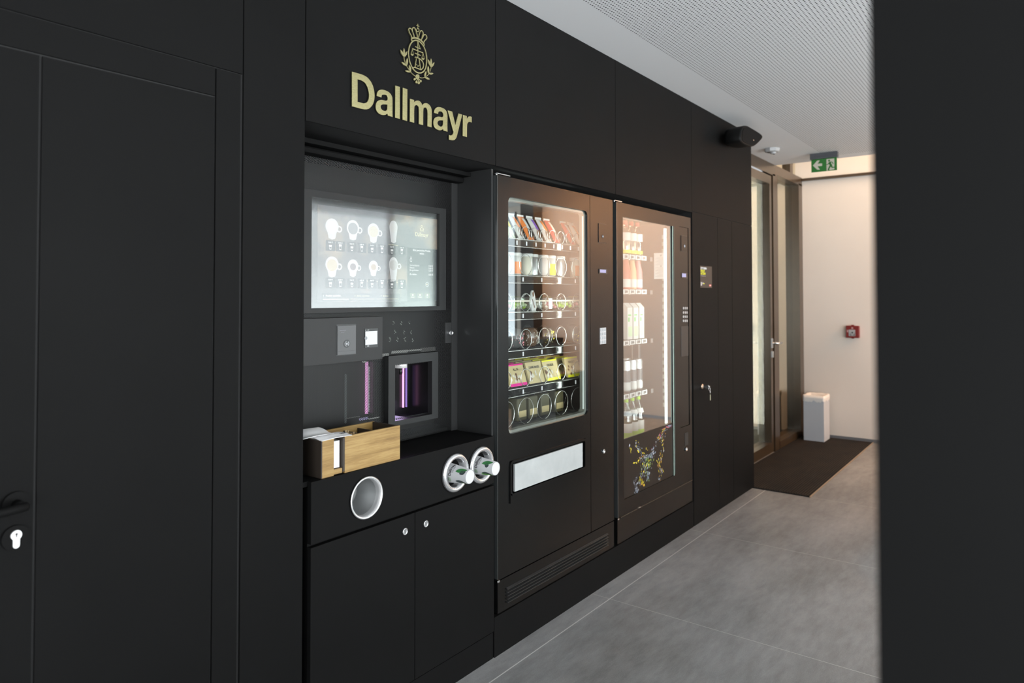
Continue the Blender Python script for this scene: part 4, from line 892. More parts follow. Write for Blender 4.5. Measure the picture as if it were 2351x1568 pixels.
# ---------------------------------------------------------------- drinks vending machine
DM = thing('drinks_machine', (3.79, 2.2, 0.162), 'black drinks vending machine with tall glass door and colourful splash print', 'vending machine')
D0, D1 = 3.293, 4.281
MB().box(D0+0.004, D0+0.018, F+0.06, 2.62, 0.17, 1.972).box(D1-0.018, D1-0.004, F+0.06, 2.62, 0.17, 1.972).box(D0+0.018, D1-0.018, F+0.06, 2.62, 1.955, 1.972).box(D0+0.018, D1-0.018, 2.60, 2.62, 0.17, 1.955).box(D0+0.018, D1-0.018, F+0.06, 2.60, 0.17, 0.30).build('housing', M_MACHM, DM)
M_DIN = mat('drinks_inside', (0.045, 0.043, 0.042), 0.4)
MB().box(4.244, 4.262, F+0.07, 2.598, 0.302, 1.953).box(D0+0.02, D0+0.03, F+0.07, 2.598, 0.302, 1.953).box(D0+0.03, 4.244, 2.585, 2.598, 0.302, 1.953).box(D0+0.03, 4.244, F+0.08, 2.585, 1.945, 1.953).build('inner_lining', M_DIN, DM)
qx0, qx1, qz0, qz1 = 3.370, 4.008, 0.384, 1.8995
dr2 = MB()
for a in ((D0+0.012, qx0, 0.303, 1.974), (qx1, 4.104, 0.303, 1.974), (qx0, qx1, qz1, 1.974), (qx0, qx1, 0.303, qz0), (4.104, D1, 0.303, 0.656), (4.104, D1, 1.906, 1.974), (4.247, D1, 0.656, 1.906)):
    dr2.box(a[0], a[1], F, F+0.045, a[2], a[3])
d2_ = dr2.build('door', M_MACH, DM)
MB().box(4.1055, 4.2455, F+0.003, F+0.045, 0.6575, 1.9045).build('control_panel', M_MACH, DM)
MB().add([(qx0, F+0.008, 0.7035), (qx1, F+0.008, 0.7035), (qx1, F+0.008, qz1), (qx0, F+0.008, qz1)], [(0, 1, 2, 3)]).build('door_glass', M_PANE, d2_, recalc=False)
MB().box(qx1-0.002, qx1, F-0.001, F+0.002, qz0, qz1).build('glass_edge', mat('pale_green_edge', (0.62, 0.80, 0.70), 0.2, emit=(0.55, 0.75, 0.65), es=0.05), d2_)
MB().box(D0+0.004, D0+0.0115, F-0.001, F+0.05, 0.305, 1.972).build('edge_profile', MC['edge_profile'], DM)
MB().box(4.019, 4.0235, F-0.0015, F, 0.39, 1.9).build('groove_glint', mat('groove_highlight', (0.10, 0.14, 0.13), 0.25, 0.5), DM)  # highlight along the groove painted as a paler strip
# light strip with its clips, and its reflection partner on the side wall
ls = MB().box(3.965, 3.985, F+0.03, F+0.04, 0.70, 1.885).build('light_strip', emis('drink_strip', (0.9, 1.0, 0.95), 2.2), DM)
mb = MB()
for z in (1.83, 1.79, 1.55, 1.40, 1.36, 1.33, 1.30, 1.18, 1.11, 1.02, 0.99, 0.94, 0.84): mb.box(3.976, 3.979, F+0.0285, F+0.03, z, z+0.004)
mb.build('strip_dots', M_PLAST, ls)
# dashed reflection of the strip, painted as glowing dots on the side wall
mb = MB()
for i in range(25):
    z = 1.86-0.0455*i; mb.box(4.2425, 4.244, F+0.17, F+0.182, z-0.015, z+0.012)
mb.build('strip_reflection', emis('reflection_soft', (0.30, 0.33, 0.29)), DM)
ilight(3.99, 1.87, 1.3, 0.02, 1.2, 2.2, (R(90), 0, R(-20)))
ilight(3.36, 1.90, 1.3, 0.02, 1.2, 2.0, (R(90), 0, R(-25)))
# inside: rails and wire bracket
mb = MB()
for u, v0, v1 in ((1484, 752, 908), (1504, 855, 893), (1491, 866, 890)):
    a, b = py(u, v0, 2.35), py(u, v1, 2.35); mb.box(a[0]-0.004, a[0]+0.004, 2.345, 2.353, b[1], a[1])
mb.build('lift_rail', M_TRM, DM)
a, b, c_ = py(1496, 863, 2.3), py(1496, 892, 2.3), py(1531, 894, 2.3); d_ = py(1531, 770, 2.3)
mb = MB().tube([(a[0], 2.3, a[1]), (b[0], 2.3, b[1]), (min(c_[0], 4.238), 2.2, c_[1]), (4.238, 2.2, d_[1])], 0.003, 6).build('wire_bracket', mat('grey_wire', (0.45, 0.43, 0.43), 0.4, 0.5), DM)
for u, v in ((1509, 777), (1509, 831), (1509, 885), (1446, 829)):
    q = py(u, v, 2.5); 
    if q[0] < 4.24: MB().cyl((q[0], 2.5, q[1]), 0.004, -0.004, 0.085, 'y', 10).build('rivet', M_CHROME, DM)
for u, v0, v1 in ((1473, 592, 630), (1474, 670, 743), (1474, 907, 965), (1469, 780, 880)):
    a, b = py(u, v0, 2.14), py(u, v1, 2.14); MB().box(a[0]-0.006, a[0]+0.006, 2.14, 2.15, b[1], a[1]).build('support_rail', mat('grey_rail', (0.42, 0.42, 0.44), 0.4), DM)
# paper notice on the right inner wall
pn = MB().box(4.2415, 4.2435, 1.965, 2.04, 1.585, 1.755); pn = pn.build('paper_notice', M_PAPER)
tag(pn, 'white paper notice hanging inside the drinks machine on its right inner wall', 'notice')
mb = MB()
for i in range(22):
    z = 1.735-0.0065*i
    if i in (0, 1, 10, 11): continue
    mb.box(4.2408, 4.2412, 1.975, 2.03-0.012*((i*5) % 3), z, z+0.0018)
for z in (1.732, 1.662): mb.box(4.2407, 4.2412, 1.985, 1.996, z, z+0.012)
mb.build('faint_lines', mat('faint_grey', (0.45, 0.45, 0.45), 0.8), pn)
# shelves with white brackets
DY = 1.98; shz = [1.722, 1.513, 1.208, 0.892, 0.600]
M_SHF = mat('white_shelf_front', (0.72, 0.72, 0.72), 0.4)
bx = [3.42+0.079*i for i in range(9)]
for z in shz:
    sh = MB().box(D0+0.03, 4.05, DY+0.02, 2.5, z-0.006, z-0.002).build('shelf', mat('shelf_metal', (0.16, 0.16, 0.16), 0.4, 0.3), DM)
    MB().box(D0+0.03, 4.055, DY, DY+0.004, z-0.032, z-0.002).build('shelf_front', glass('milky_front', 1.0, (0.45, 0.44, 0.43), 0.1, 0.08), sh)
    for x in bx:
        if x > 4.02: continue
        MB().box(x-0.038, x+0.030, DY-0.004, DY-0.0005, z-0.028, z-0.001).build('bracket', M_SHF, sh)
        MB().cyl((x+0.004, DY-0.004, z-0.014), 0.008, -0.003, 0, 'y', 12).box(x-0.02, x-0.010, DY-0.0065, DY-0.004, z-0.024, z-0.006).build('clip', M_TRM, sh)
    MB().box(4.062, 4.09, DY-0.003, DY-0.0005, z-0.03, z-0.004).build('end_clip', mat('grey_wire', (0.45, 0.43, 0.43), 0.4, 0.5), sh)
def bottle(name, x, y, z, prof, m_, cap, label, group, cap_h=0.02, lab=None, lab2=None, capr=0.0145):
    t = thing(name, (x, y, z), label, 'bottle' if 'can' not in name and 'carton' not in name else ('can' if 'can' in name else 'carton'), group)
    MB().lathe([(0.001, 0)]+prof, (x, y, z+0.0008), 'z', 24, caps=False).build('body', m_, t)
    H = prof[-1][1]
    if cap: MB().lathe([(capr, H-0.003), (capr, H+cap_h-0.002), (capr-0.002, H+cap_h), (0.001, H+cap_h)], (x, y, z+0.0008), 'z', 18).build('cap', cap, t)
    for L in (lab, lab2):
        if L:
            z0, z1, mm = L[:3]; rr = max(r for r, h in prof if h <= z1+0.02)+0.0006 if len(L) < 4 else L[3]; r1 = L[4] if len(L) > 4 else rr
            MB().lathe([(rr, z0), (r1, z1)], (x, y, z+0.0008), 'z', 24, caps=False).build('label_wrap', mm, t, recalc=False)
    return t
M_BCL = glass('clear_bottle', 2.0, (0.93, 0.90, 0.82), 0.02, 0.06); M_BGR = glass('green_tint_bottle', 2.2, (0.45, 0.66, 0.55), 0.02, 0.05)
soda = [(0.030, 0), (0.033, 0.006), (0.033, 0.075), (0.030, 0.085), (0.033, 0.10), (0.033, 0.12), (0.026, 0.145), (0.0145, 0.172), (0.0135, 0.188)]
smoo = [(0.029, 0), (0.031, 0.005), (0.031, 0.11), (0.026, 0.135), (0.020, 0.165), (0.020, 0.182)]
big = [(0.034, 0), (0.037, 0.008), (0.037, 0.12), (0.035, 0.135), (0.036, 0.15), (0.028, 0.180), (0.0145, 0.218), (0.0135, 0.232)]
canp = [(0.024, 0), (0.029, 0.01), (0.029, 0.175), (0.0255, 0.185), (0.0265, 0.188), (0.001, 0.186)]
vis = [x for x in bx if 3.78 < x < 4.02]   # columns seen through the glass
PL = ['leftmost', 'second', 'third', 'rightmost']
M_CAPR = mat('cap_red', (0.75, 0.05, 0.04), 0.4); M_CAPG = mat('cap_lime', (0.45, 0.80, 0.05), 0.4)
for i, x in enumerate(vis):
    for k, yo in enumerate((0.045, 0.125)):
        w_ = ('front', 'rear')[k]; pos_ = '%s %s' % (PL[i], w_)
        y = DY+yo
        bottle('soda_bottle', x, y, shz[0], soda, M_BCL, M_CAPR, 'red capped clear bottle with white label, %s one on the top shelf' % pos_, 'red capped bottles on the top shelf', 0.022, (0.088, 0.135, P_WH, 0.0336), (0.01, 0.03, P_YE, 0.0336))
        mm = (mat('drink_red', (0.55, 0.10, 0.06), 0.4), mat('drink_peach', (0.72, 0.42, 0.22), 0.4), mat('drink_pink', (0.62, 0.22, 0.22), 0.4), mat('drink_violet', (0.42, 0.18, 0.40), 0.4))[i]
        bottle('shake_bottle', x, y, shz[1], smoo, mm, P_WH, '%s shake bottle with wide white cap, %s one on the second shelf' % (('red', 'peach coloured', 'pink', 'violet')[i], w_), 'shake bottles on the second shelf', 0.016, (0.012, 0.062, P_WH, 0.0316), (0.062, 0.078, mm, 0.0318), 0.023)
        c_ = thing('drink_carton', (x, y, shz[2]), 'white drink carton with green print, %s one on the third shelf' % pos_, 'carton', 'white cartons on the third shelf')
        MB().box(x-0.031, x+0.031, y-0.031, y+0.031, shz[2]+0.001, shz[2]+0.195, 0.003).prism([(y-0.031, shz[2]+0.195), (y+0.031, shz[2]+0.195), (y+0.004, shz[2]+0.222), (y-0.004, shz[2]+0.222)], x-0.030, x+0.030, 'x').build('carton_body', P_WH, c_)
        MB().box(x-0.025, x+0.012, y-0.032, y-0.0312, shz[2]+0.145, shz[2]+0.153).box(x-0.025, x-0.008, y-0.032, y-0.0312, shz[2]+0.11, shz[2]+0.135).build('green_print', mat('print_green', (0.06, 0.55, 0.10), 0.6), c_)
        MB().box(x-0.024, x+0.024, y-0.032, y-0.0312, shz[2]+0.02, shz[2]+0.08).build('lime_print', mat('print_paler', (0.55, 0.72, 0.45), 0.6), c_)
        bottle('drink_can', x, y, shz[3], canp, P_SI, None, 'tall silver can with red stripe, %s one on the fourth shelf' % pos_, 'silver cans on the fourth shelf', 0, (0.03, 0.12, mat('can_red', (0.62, 0.06, 0.05), 0.35), 0.0294) if k else (0.012, 0.05, P_WH, 0.0294), (0.06, 0.13, mat('can_dark', (0.10, 0.10, 0.11), 0.35), 0.0294) if not k else None)
        wb_ = bottle('water_bottle', x, y, shz[4], big, M_BGR, M_CAPG, 'lime capped green water bottle with white label, %s one on the lowest shelf' % pos_, 'lime capped bottles on the lowest shelf', 0.022, (0.05, 0.105, P_WH, 0.0376), (0.012, 0.05, M_CAPG, 0.0376))
        MB().lathe([(0.0365, 0.151), (0.0290, 0.178)], (x, y, shz[4]+0.0008), 'z', 24, caps=False).build('neck_label', P_WH, wb_)
# dark printed panel at the foot of the glass
gp0 = MB().box(qx0+0.001, qx1-0.003, F+0.005, F+0.012, qz0+0.001, 0.703).build('printed_foot_panel', mat('dark_foot_panel', (0.011, 0.009, 0.008), 0.3, spec=0.35), DM)
rnd = random.Random(11)
SP = {k: MB() for k in 'wybgmo'}
SM_ = {'w': (0.42, 0.45, 0.52), 'y': (0.72, 0.58, 0.04), 'b': (0.22, 0.27, 0.33), 'g': (0.30, 0.42, 0.10), 'm': (0.42, 0.07, 0.20), 'o': (0.62, 0.30, 0.05)}
def fleck(u, v, du, dv, s_, key, yq=F+0.0042):
    a = py(u, v, yq)
    if not (qx0+0.01 < a[0] < qx1-0.012 and qz0+0.01 < a[1] < 0.698): return
    b = py(u+du, v+dv, yq); d = Vector((b[0]-a[0], b[1]-a[1])); L = d.length or 1e-3; d /= L; n_ = Vector((-d.y, d.x)); pts = []
    for t, w_ in ((0, 0.1), (0.3, 1.0), (0.65, 0.7), (1, 0.1), (0.7, -0.9), (0.25, -0.6)):
        w2 = w_*s_*(0.6+0.8*rnd.random()); pts.append((a[0]+d.x*L*t+n_.x*w2, yq, a[1]+d.y*L*t+n_.y*w2))
    SP[key].add(pts, [list(range(6))])
paths = [([(1466, 1012), (1462, 1022), (1466, 1032), (1474, 1042)], 16, 'wyb'), ([(1474, 1042), (1482, 1050), (1490, 1046), (1497, 1036)], 22, 'wbw'), ([(1497, 1036), (1507, 1014), (1517, 1000), (1525, 988), (1538, 976)], 46, 'wyobm'),
         ([(1474, 1044), (1468, 1056), (1456, 1062)], 12, 'wyo'), ([(1474, 1046), (1478, 1070), (1472, 1092), (1470, 1108)], 34, 'bwyg'), ([(1498, 1040), (1494, 1062), (1490, 1082), (1484, 1106)], 34, 'wbg'), ([(1520, 1000), (1522, 1024), (1518, 1046), (1513, 1066), (1518, 1084), (1512, 1104)], 60, 'wbyo'),
         ([(1462, 1096), (1459, 1112), (1462, 1130)], 22, 'wbw'), ([(1470, 1098), (1476, 1106), (1472, 1112)], 14, 'yym'), ([(1484, 1048), (1482, 1070), (1480, 1094)], 24, 'bwg'), ([(1444, 1020), (1446, 1034)], 5, 'yw'), ([(1482, 1026), (1484, 1034)], 4, 'y')]
for pl, n_, ks in paths:
    sp_ = spline(pl, 8)
    for i in range(int(n_*1.7)):
        t = rnd.random()*(len(sp_)-1); j = int(t); q = sp_[j]; nx_ = sp_[min(j+1, len(sp_)-1)]; du, dv = nx_[0]-q[0], nx_[1]-q[1]; L = math.hypot(du, dv) or 1; k = 1.5+8*rnd.random()**2
        fleck(q[0]+rnd.gauss(0, 2.6), q[1]+rnd.gauss(0, 2.6), du/L*k+rnd.gauss(0, 0.8), dv/L*k+rnd.gauss(0, 0.8), 0.0007+0.0048*rnd.random()**2, ks[i % len(ks)])
for i in range(12): fleck(1489+rnd.gauss(0, 2.5), 1062+rnd.gauss(0, 8), rnd.gauss(0, 2), 6, 0.005, 'gyg'[i % 3])
for i in range(10): fleck(1473+rnd.gauss(0, 3), 1105+rnd.gauss(0, 4), rnd.gauss(0, 2), 6, 0.005, 'yyo'[i % 3])
for i in range(8): fleck(1488+rnd.gauss(0, 1.5), 1090+rnd.gauss(0, 7), -1, 7, 0.004, 'bbw'[i % 3])
for i in range(8): fleck(1512+rnd.gauss(0, 4), 1055+rnd.gauss(0, 7), 1, 5, 0.004, 'yyo'[i % 3])
for k, m_ in SP.items():
    if m_.v: m_.build('splash_print', mat('splash_'+k, SM_[k], 0.4), gp0, recalc=False)
# controls
a, b = py(1564, 540, F), py(1578, 577, F)
cr = MB().box(4.132, 4.224, F+0.0015, F+0.003, 1.752, 1.853).build('card_reader', M_PLAST, DM); MB().box(4.1345, 4.2205, F, F+0.0015, 1.7545, 1.851).build('reader_face', M_MACH, cr)
rx, rz = py(1571.5, 565, F); MB().cyl((rx, F, rz), 0.013, -0.001, 0, 'y', 20).build('contactless_ring', MC['reader_dark'], cr); MB().cyl((rx, F-0.001, rz), 0.0075, -0.001, 0, 'y', 16).build('contactless_light', MC['reader_light2'], cr)
dp = MB().box(4.140, 4.228, F+0.0005, F+0.003, 1.585, 1.618).build('display', M_PLAST, DM); MB().box(4.144, 4.206, F-0.0002, F+0.0005, 1.5915, 1.6145).build('lit_readout', MC['lcd_violet'], dp)
for r_ in range(4):
    for c_ in range(3):
        u = 1569.5+4.0*c_; v = (707.5, 717.5, 727, 736.5)[r_]; q = py(u, v, F); MB().cyl((q[0], F+0.003, q[1]), 0.0085, -0.003, 0, 'y', 12).build('button', mat('button_grey', (0.45, 0.45, 0.45), 0.35, 0.4), DM)
MB().box(4.128, 4.238, F+0.001, F+0.0035, 1.095, 1.283, 0.001).build('coin_return', M_PLAST, DM)
MB().box(4.165, 4.218, F-0.0015, F, 0.535, 0.615).build('lock_plate', M_MACHM, DM)
q = py(1574.5, 1031, F); lock(q[0], q[1], F-0.0015, DM)
MB().box(D0+0.004, D1, F+0.001, F+0.03, 0.168, 0.2975).build('foot_panel', M_MACH, DM)
MB().box(3.33, D1, F-0.002, F+0.002, 0.2985, 0.3015).build('foot_seam', mat('seam_brown', (0.06, 0.045, 0.03), 0.4), DM)
hinge(3.281, 1.976, DM, 0.075); MB().box(3.290, 3.305, F-0.006, F+0.02, 0.296, 0.303, 0.001).build('hinge_foot', M_CHROME, DM)
q = py(1468, 1164.5, F); MB().box(q[0]-0.014, q[0]+0.012, F-0.005, F+0.002, q[1]-0.002, q[1]+0.002, 0.001).build('foot_clip', M_CHROME, DM)

# ---------------------------------------------------------------- gold lettering and crest on the black wall
YS = 1.7925
def lp(px_, py_): return py(690+px_/4.612, 20+py_/4.612, YS)
sign = thing('wall_lettering', (1.81, 1.795, 2.06), 'large brushed gold letters spelling a name on the black wall above the coffee corner', 'sign')
def letter(name, outer, inner=None, so=None, si=None):
    """outer / inner contours in lettering units; entries with a third value are sharp corners"""
    def smooth(pts):
        out = []; n = len(pts)
        for i in range(n):
            a, b = pts[i], pts[(i+1) % n]; out.append((a[0], a[1]))
            if len(a) == 2 or len(b) == 2:
                p0 = pts[i-1] if len(a) == 2 else a; p3 = pts[(i+2) % n] if len(b) == 2 else b
                for t in (0.25, 0.5, 0.75):
                    out.append(tuple(0.5*(2*a[c]+(b[c]-p0[c])*t+(2*p0[c]-5*a[c]+4*b[c]-p3[c])*t*t+(3*a[c]-p0[c]-3*b[c]+p3[c])*t**3) for c in (0, 1)))
        return [lp(*q) for q in out]
    c = bpy.data.curves.new('g', 'CURVE'); c.dimensions = '2D'; c.fill_mode = 'BOTH'; c.extrude = 0.0016; c.bevel_depth = 0.0005; c.bevel_resolution = 1
    for L in ([outer, inner] if inner else [outer]):
        q = smooth(L); s = c.splines.new('POLY'); s.points.add(len(q)-1); s.use_cyclic_u = True
        for i, (x, z) in enumerate(q): s.points[i].co = (x, z, 0, 1)
    o = bpy.data.objects.new('g', c); sc.collection.objects.link(o); bpy.context.view_layer.update()
    me = bpy.data.meshes.new_from_object(o.evaluated_get(bpy.context.evaluated_depsgraph_get()))
    mb = MB().add([(q.co.x, YS+0.0021-q.co.z, q.co.y) for q in me.vertices], [list(p.vertices) for p in me.polygons])
    bpy.data.objects.remove(o); bpy.data.curves.remove(c); bpy.data.meshes.remove(me)
    return mb.build(name, M_GOLD, sign)
C1 = 1
letter('letter', [(547, 668, C1), (628, 690, C1), (690, 716), (738, 763), (770, 830), (784, 910), (778, 975), (757, 1025), (722, 1058), (680, 1064), (640, 1057, C1), (547, 1032, C1)],
       [(604, 745, C1), (645, 757, C1), (688, 787), (716, 840), (728, 905), (723, 955), (705, 990), (672, 1003), (645, 997, C1), (604, 986, C1)])
A1 = [(808, 922, C1), (814, 888), (832, 865), (865, 858), (905, 868), (942, 890), (966, 925), (973, 965), (973, 1085), (975, 1145, C1), (929, 1131, C1), (921, 1105, C1), (902, 1121), (870, 1124), (834, 1110), (808, 1078), (799, 1035), (804, 1000), (822, 975), (860, 966), (902, 975), (922, 966), (925, 940), (912, 915), (885, 907), (862, 914), (857, 938, C1)]
A1i = [(921, 1014, C1), (885, 1011), (857, 1018), (848, 1038), (857, 1063), (880, 1080), (903, 1083), (919, 1065), (921, 1040)]
letter('letter', A1, A1i)
letter('letter', [(1006, 815, C1), (1052, 829, C1), (1051, 1166, C1), (1004, 1152, C1)])
letter('letter', [(1085, 838, C1), (1131, 852, C1), (1129, 1188, C1), (1082, 1174, C1)])
letter('letter', [(1161, 955, C1), (1202, 967, C1), (1204, 992, C1), (1222, 976), (1250, 974), (1275, 992), (1290, 1025, C1), (1308, 1004), (1340, 1002), (1370, 1025), (1385, 1058), (1389, 1095), (1388, 1254, C1), (1346, 1243, C1), (1347, 1095), (1340, 1060), (1325, 1045), (1309, 1049), (1300, 1075), (1298, 1231, C1), (1256, 1220, C1), (1256, 1065), (1248, 1032), (1230, 1018), (1213, 1026), (1204, 1055), (1203, 1206, C1), (1160, 1194, C1)])
letter('letter', [(1416, 1102, C1), (1422, 1068), (1440, 1048), (1466, 1042), (1505, 1052), (1536, 1073), (1552, 1104), (1556, 1140), (1555, 1245), (1557, 1301, C1), (1518, 1290, C1), (1512, 1270, C1), (1495, 1283), (1468, 1285), (1437, 1271), (1417, 1245), (1409, 1205), (1415, 1172), (1432, 1151), (1465, 1143), (1498, 1149), (1513, 1138), (1513, 1112), (1500, 1092), (1478, 1086), (1461, 1093), (1457, 1113, C1)],
       [(1512, 1182, C1), (1480, 1180), (1457, 1190), (1450, 1211), (1458, 1232), (1476, 1246), (1494, 1248), (1509, 1232), (1512, 1208)])
letter('letter', [(1562, 1078, C1), (1606, 1090, C1), (1640, 1234, C1), (1674, 1110, C1), (1712, 1122, C1), (1660, 1330), (1648, 1368), (1628, 1389), (1600, 1391), (1575, 1385, C1), (1575, 1338, C1), (1597, 1342), (1614, 1328), (1622, 1302, C1)])
letter('letter', [(1722, 1125, C1), (1760, 1137, C1), (1762, 1167, C1), (1778, 1145), (1800, 1142), (1813, 1147, C1), (1813, 1203, C1), (1786, 1197), (1768, 1215), (1763, 1250), (1762, 1358, C1), (1720, 1346, C1)])
crest = thing('crest_emblem', (1.81, 1.795, 2.27), 'gold coat of arms with crown, scales and laurel above the gold lettering', 'emblem')
def cp(a): return py(910+a[0]/10.12, 45+a[1]/10.12, YS)
CU = 0.0001755*1.02  # one emblem unit in metres
_lv = [0]
def lv():
    _lv[0] = (_lv[0]+1) % 9; return YS-0.00012*_lv[0]
def cs(mb, pts, wd, closed=False, k=4): stroke(mb, [cp(q) for q in (spline(pts, k, closed) if k > 1 else pts)], wd*CU, lv(), YS+0.0035, closed)
def leafp(mb, a, b, wd):
    (ax, ay), (bx_, by_) = a, b; dx, dy = bx_-ax, by_-ay; L = math.hypot(dx, dy); nx, ny = -dy/L, dx/L
    pts = [(ax, ay)]+[(ax+dx*t+nx*wd*w_, ay+dy*t+ny*wd*w_) for t, w_ in ((0.2, 0.32), (0.5, 0.5), (0.8, 0.3))]+[(bx_, by_)]+[(ax+dx*t-nx*wd*w_, ay+dy*t-ny*wd*w_) for t, w_ in ((0.8, 0.3), (0.5, 0.5), (0.2, 0.32))]
    mb.prism([cp(q) for q in pts], lv(), YS+0.0035, 'y')
m = MB(); cs(m, [(440, 482), (375, 510), (320, 590), (292, 690), (285, 790), (300, 920), (335, 1040), (395, 1150), (470, 1220), (545, 1240), (620, 1215), (675, 1140), (700, 1030), (708, 900), (690, 770), (650, 650), (590, 560), (520, 500)], 26, True); m.build('oval_ring', M_GOLD, crest)
m = MB(); cs(m, [(350, 440), (400, 425), (460, 430), (530, 455), (590, 500), (645, 562)], 34); cs(m, [(352, 440), (362, 500)], 24, k=1); cs(m, [(646, 560), (640, 612)], 24, k=1)
cs(m, [(355, 420), (348, 380), (310, 310), (290, 250), (290, 215), (318, 202), (348, 220), (368, 260), (400, 340), (418, 420)], 22); cs(m, [(372, 265), (372, 212), (396, 186), (432, 204), (452, 255), (480, 340), (494, 420)], 22)
cs(m, [(510, 420), (530, 350), (548, 285), (575, 258), (608, 278), (622, 325), (610, 370), (580, 470)], 22); cs(m, [(600, 440), (618, 388), (640, 357), (672, 352), (700, 385), (706, 430), (682, 465), (648, 500), (634, 545)], 22)
cs(m, [(500+30*math.cos(R(30*i)), 243+38*math.sin(R(30*i))) for i in range(12)], 15, True, 1); cs(m, [(500, 98), (500, 200)], 13, k=1); cs(m, [(468, 130), (535, 160)], 13, k=1); m.build('crown', M_GOLD, crest)
m = MB(); cs(m, [(497, 500), (500, 890)], 17, k=1); cs(m, [(503, 520), (556, 684)], 15, k=1); cs(m, [(440, 628), (562, 684)], 17, k=1); cs(m, [(370, 675), (622, 775)], 19, k=1); cs(m, [(432, 780), (562, 835)], 19, k=1)
for (x, y) in ((372, 680), (620, 778)):
    cs(m, [(x, y), (x-28, y+108)], 9, k=1); cs(m, [(x, y), (x+30, y+125)], 9, k=1); m.prism([cp(q) for q in ((x-38, y+105), (x+36, y+128), (x+16, y+160), (x-4, y+162), (x-26, y+142))], lv(), YS+0.0035, 'y')
cs(m, [(430, 884), (448, 868), (530, 905)], 19, k=1); cs(m, [(528, 905), (580, 940), (620, 1000), (632, 1060), (618, 1120), (575, 1165)], 23); cs(m, [(575, 1165), (412, 1106), (388, 1132)], 21, k=1); cs(m, [(463, 900), (435, 1102)], 17, k=1); cs(m, [(532, 910), (564, 1152)], 21, k=1); cs(m, [(445, 1035), (475, 1045), (500, 1090), (525, 1060), (546, 1064)], 11)
m.build('scales_monogram', M_GOLD, crest)
for stem, lvs in (([(178, 870), (195, 960), (222, 1050), (260, 1110), (330, 1215), (385, 1272), (450, 1320)], [((95, 695), (178, 870)), ((178, 660), (180, 865)), ((252, 730), (188, 875)), ((252, 890), (240, 1085)), ((120, 985), (238, 1082)), ((300, 1052), (335, 1228)), ((203, 1185), (338, 1222))]),
                 ([(808, 1110), (790, 1180), (750, 1270), (660, 1340), (600, 1355), (540, 1346)], [((735, 920), (808, 1110)), ((805, 900), (812, 1105)), ((882, 990), (812, 1112)), ((735, 1070), (746, 1262)), ((860, 1250), (752, 1265)), ((690, 1190), (656, 1335)), ((778, 1390), (656, 1342))])):
    m = MB(); cs(m, stem, 13)
    for a, b in lvs: leafp(m, a, b, 46)
    m.build('laurel_branch', M_GOLD, crest)
m = MB(); m.prism([cp((492+46*math.cos(R(20*i)), 1322+52*math.sin(R(20*i)))) for i in range(18)], lv(), YS+0.0035, 'y')
for x, y, r in ((428, 1385, 25), (468, 1450, 25), (520, 1470, 27), (562, 1430, 26)):
    m.prism([cp((x+r*math.cos(R(30*i)), y+r*1.15*math.sin(R(30*i)))) for i in range(12)], lv(), YS+0.0035, 'y'); cs(m, [(x, y), (495, 1350)], 16, k=1)
m.build('hanging_cluster', M_GOLD, crest)

# ---------------------------------------------------------------- things on the wall right of the machines
po = MB().box(4.426, 4.631, 1.7985, 1.7999, 1.5275, 1.6725).build('wall_poster', noisy('poster_brown_black', (0.028, 0.022, 0.018), (0.032, 0.025, 0.021), 5, 0.4, spec=0.3)); tag(po, 'small dark poster with white and yellow headline on the black wall', 'poster')
m = MB(); text_on(m, 'JETZT DEINEN', 0.0185, 4.434, 1.650, 1.7982, 0.03, sx=0.86); m.build('white_headline', mat('poster_white', (0.8, 0.8, 0.8), 0.7), po)
m = MB(); text_on(m, 'EINKAUF', 0.0195, 4.434, 1.633, 1.7982, 0.03, sx=0.86); text_on(m, 'BLITZEN!', 0.0195, 4.434, 1.615, 1.7982, 0.03, sx=1.05); m.build('yellow_headline', mat('poster_yellow', (0.75, 0.72, 0.02), 0.7), po)
m = MB(); text_on(m, 'Kontaktlos, jeden Tag', 0.0095, 4.434, 1.603, 1.7982, 0.01); m.box(4.434, 4.452, 1.798, 1.7985, 1.541, 1.564); m.box(4.456, 4.490, 1.798, 1.7985, 1.5595, 1.562); m.box(4.456, 4.476, 1.798, 1.7985, 1.552, 1.5565); m.build('small_print', mat('poster_grey', (0.45, 0.42, 0.42), 0.7), po)
MB().box(4.477, 4.498, 1.798, 1.7985, 1.552, 1.5565).build('yellow_word', MC['poster_yellow'], po)
MB().box(4.458, 4.515, 1.798, 1.7985, 1.544, 1.5455).box(4.458, 4.508, 1.798, 1.7985, 1.5395, 1.541).build('fine_print', mat('poster_dim', (0.10, 0.085, 0.075), 0.7), po)
rb = MB().prism(rrect(4.580, 4.614, 1.5375, 1.5505, 0.002, 3), 1.7978, 1.7984, 'y').build('red_badge', mat('badge_red', (0.75, 0.12, 0.08), 0.5), po); m = MB(); m.box(4.588, 4.593, 1.797, 1.7977, 1.5405, 1.5475).box(4.597, 4.606, 1.797, 1.7977, 1.5405, 1.5475); m.build('badge_mark', MC['poster_white'], rb)
kx, kz = py(1611.5, 887, 1.8)
kt = thing('panel_lock', (kx, 1.80, kz), 'small round lock with a hanging key in the black wall right of the machines', 'lock')
MB().lathe([(0.017, 0.0), (0.017, -0.004), (0.014, -0.007), (0.001, -0.007)], (kx, 1.80, kz), 'y', 24).build('lock_body', mat('brass_lock', (0.72, 0.55, 0.40), 0.3, 0.85), kt)
ky = MB().box(kx-0.002, kx+0.002, 1.765, 1.793, kz-0.006, kz+0.004).cyl((kx, 1.76, kz), 0.012, -0.012, 0.012, 'x', 14).build('key', M_CHROME, kt)
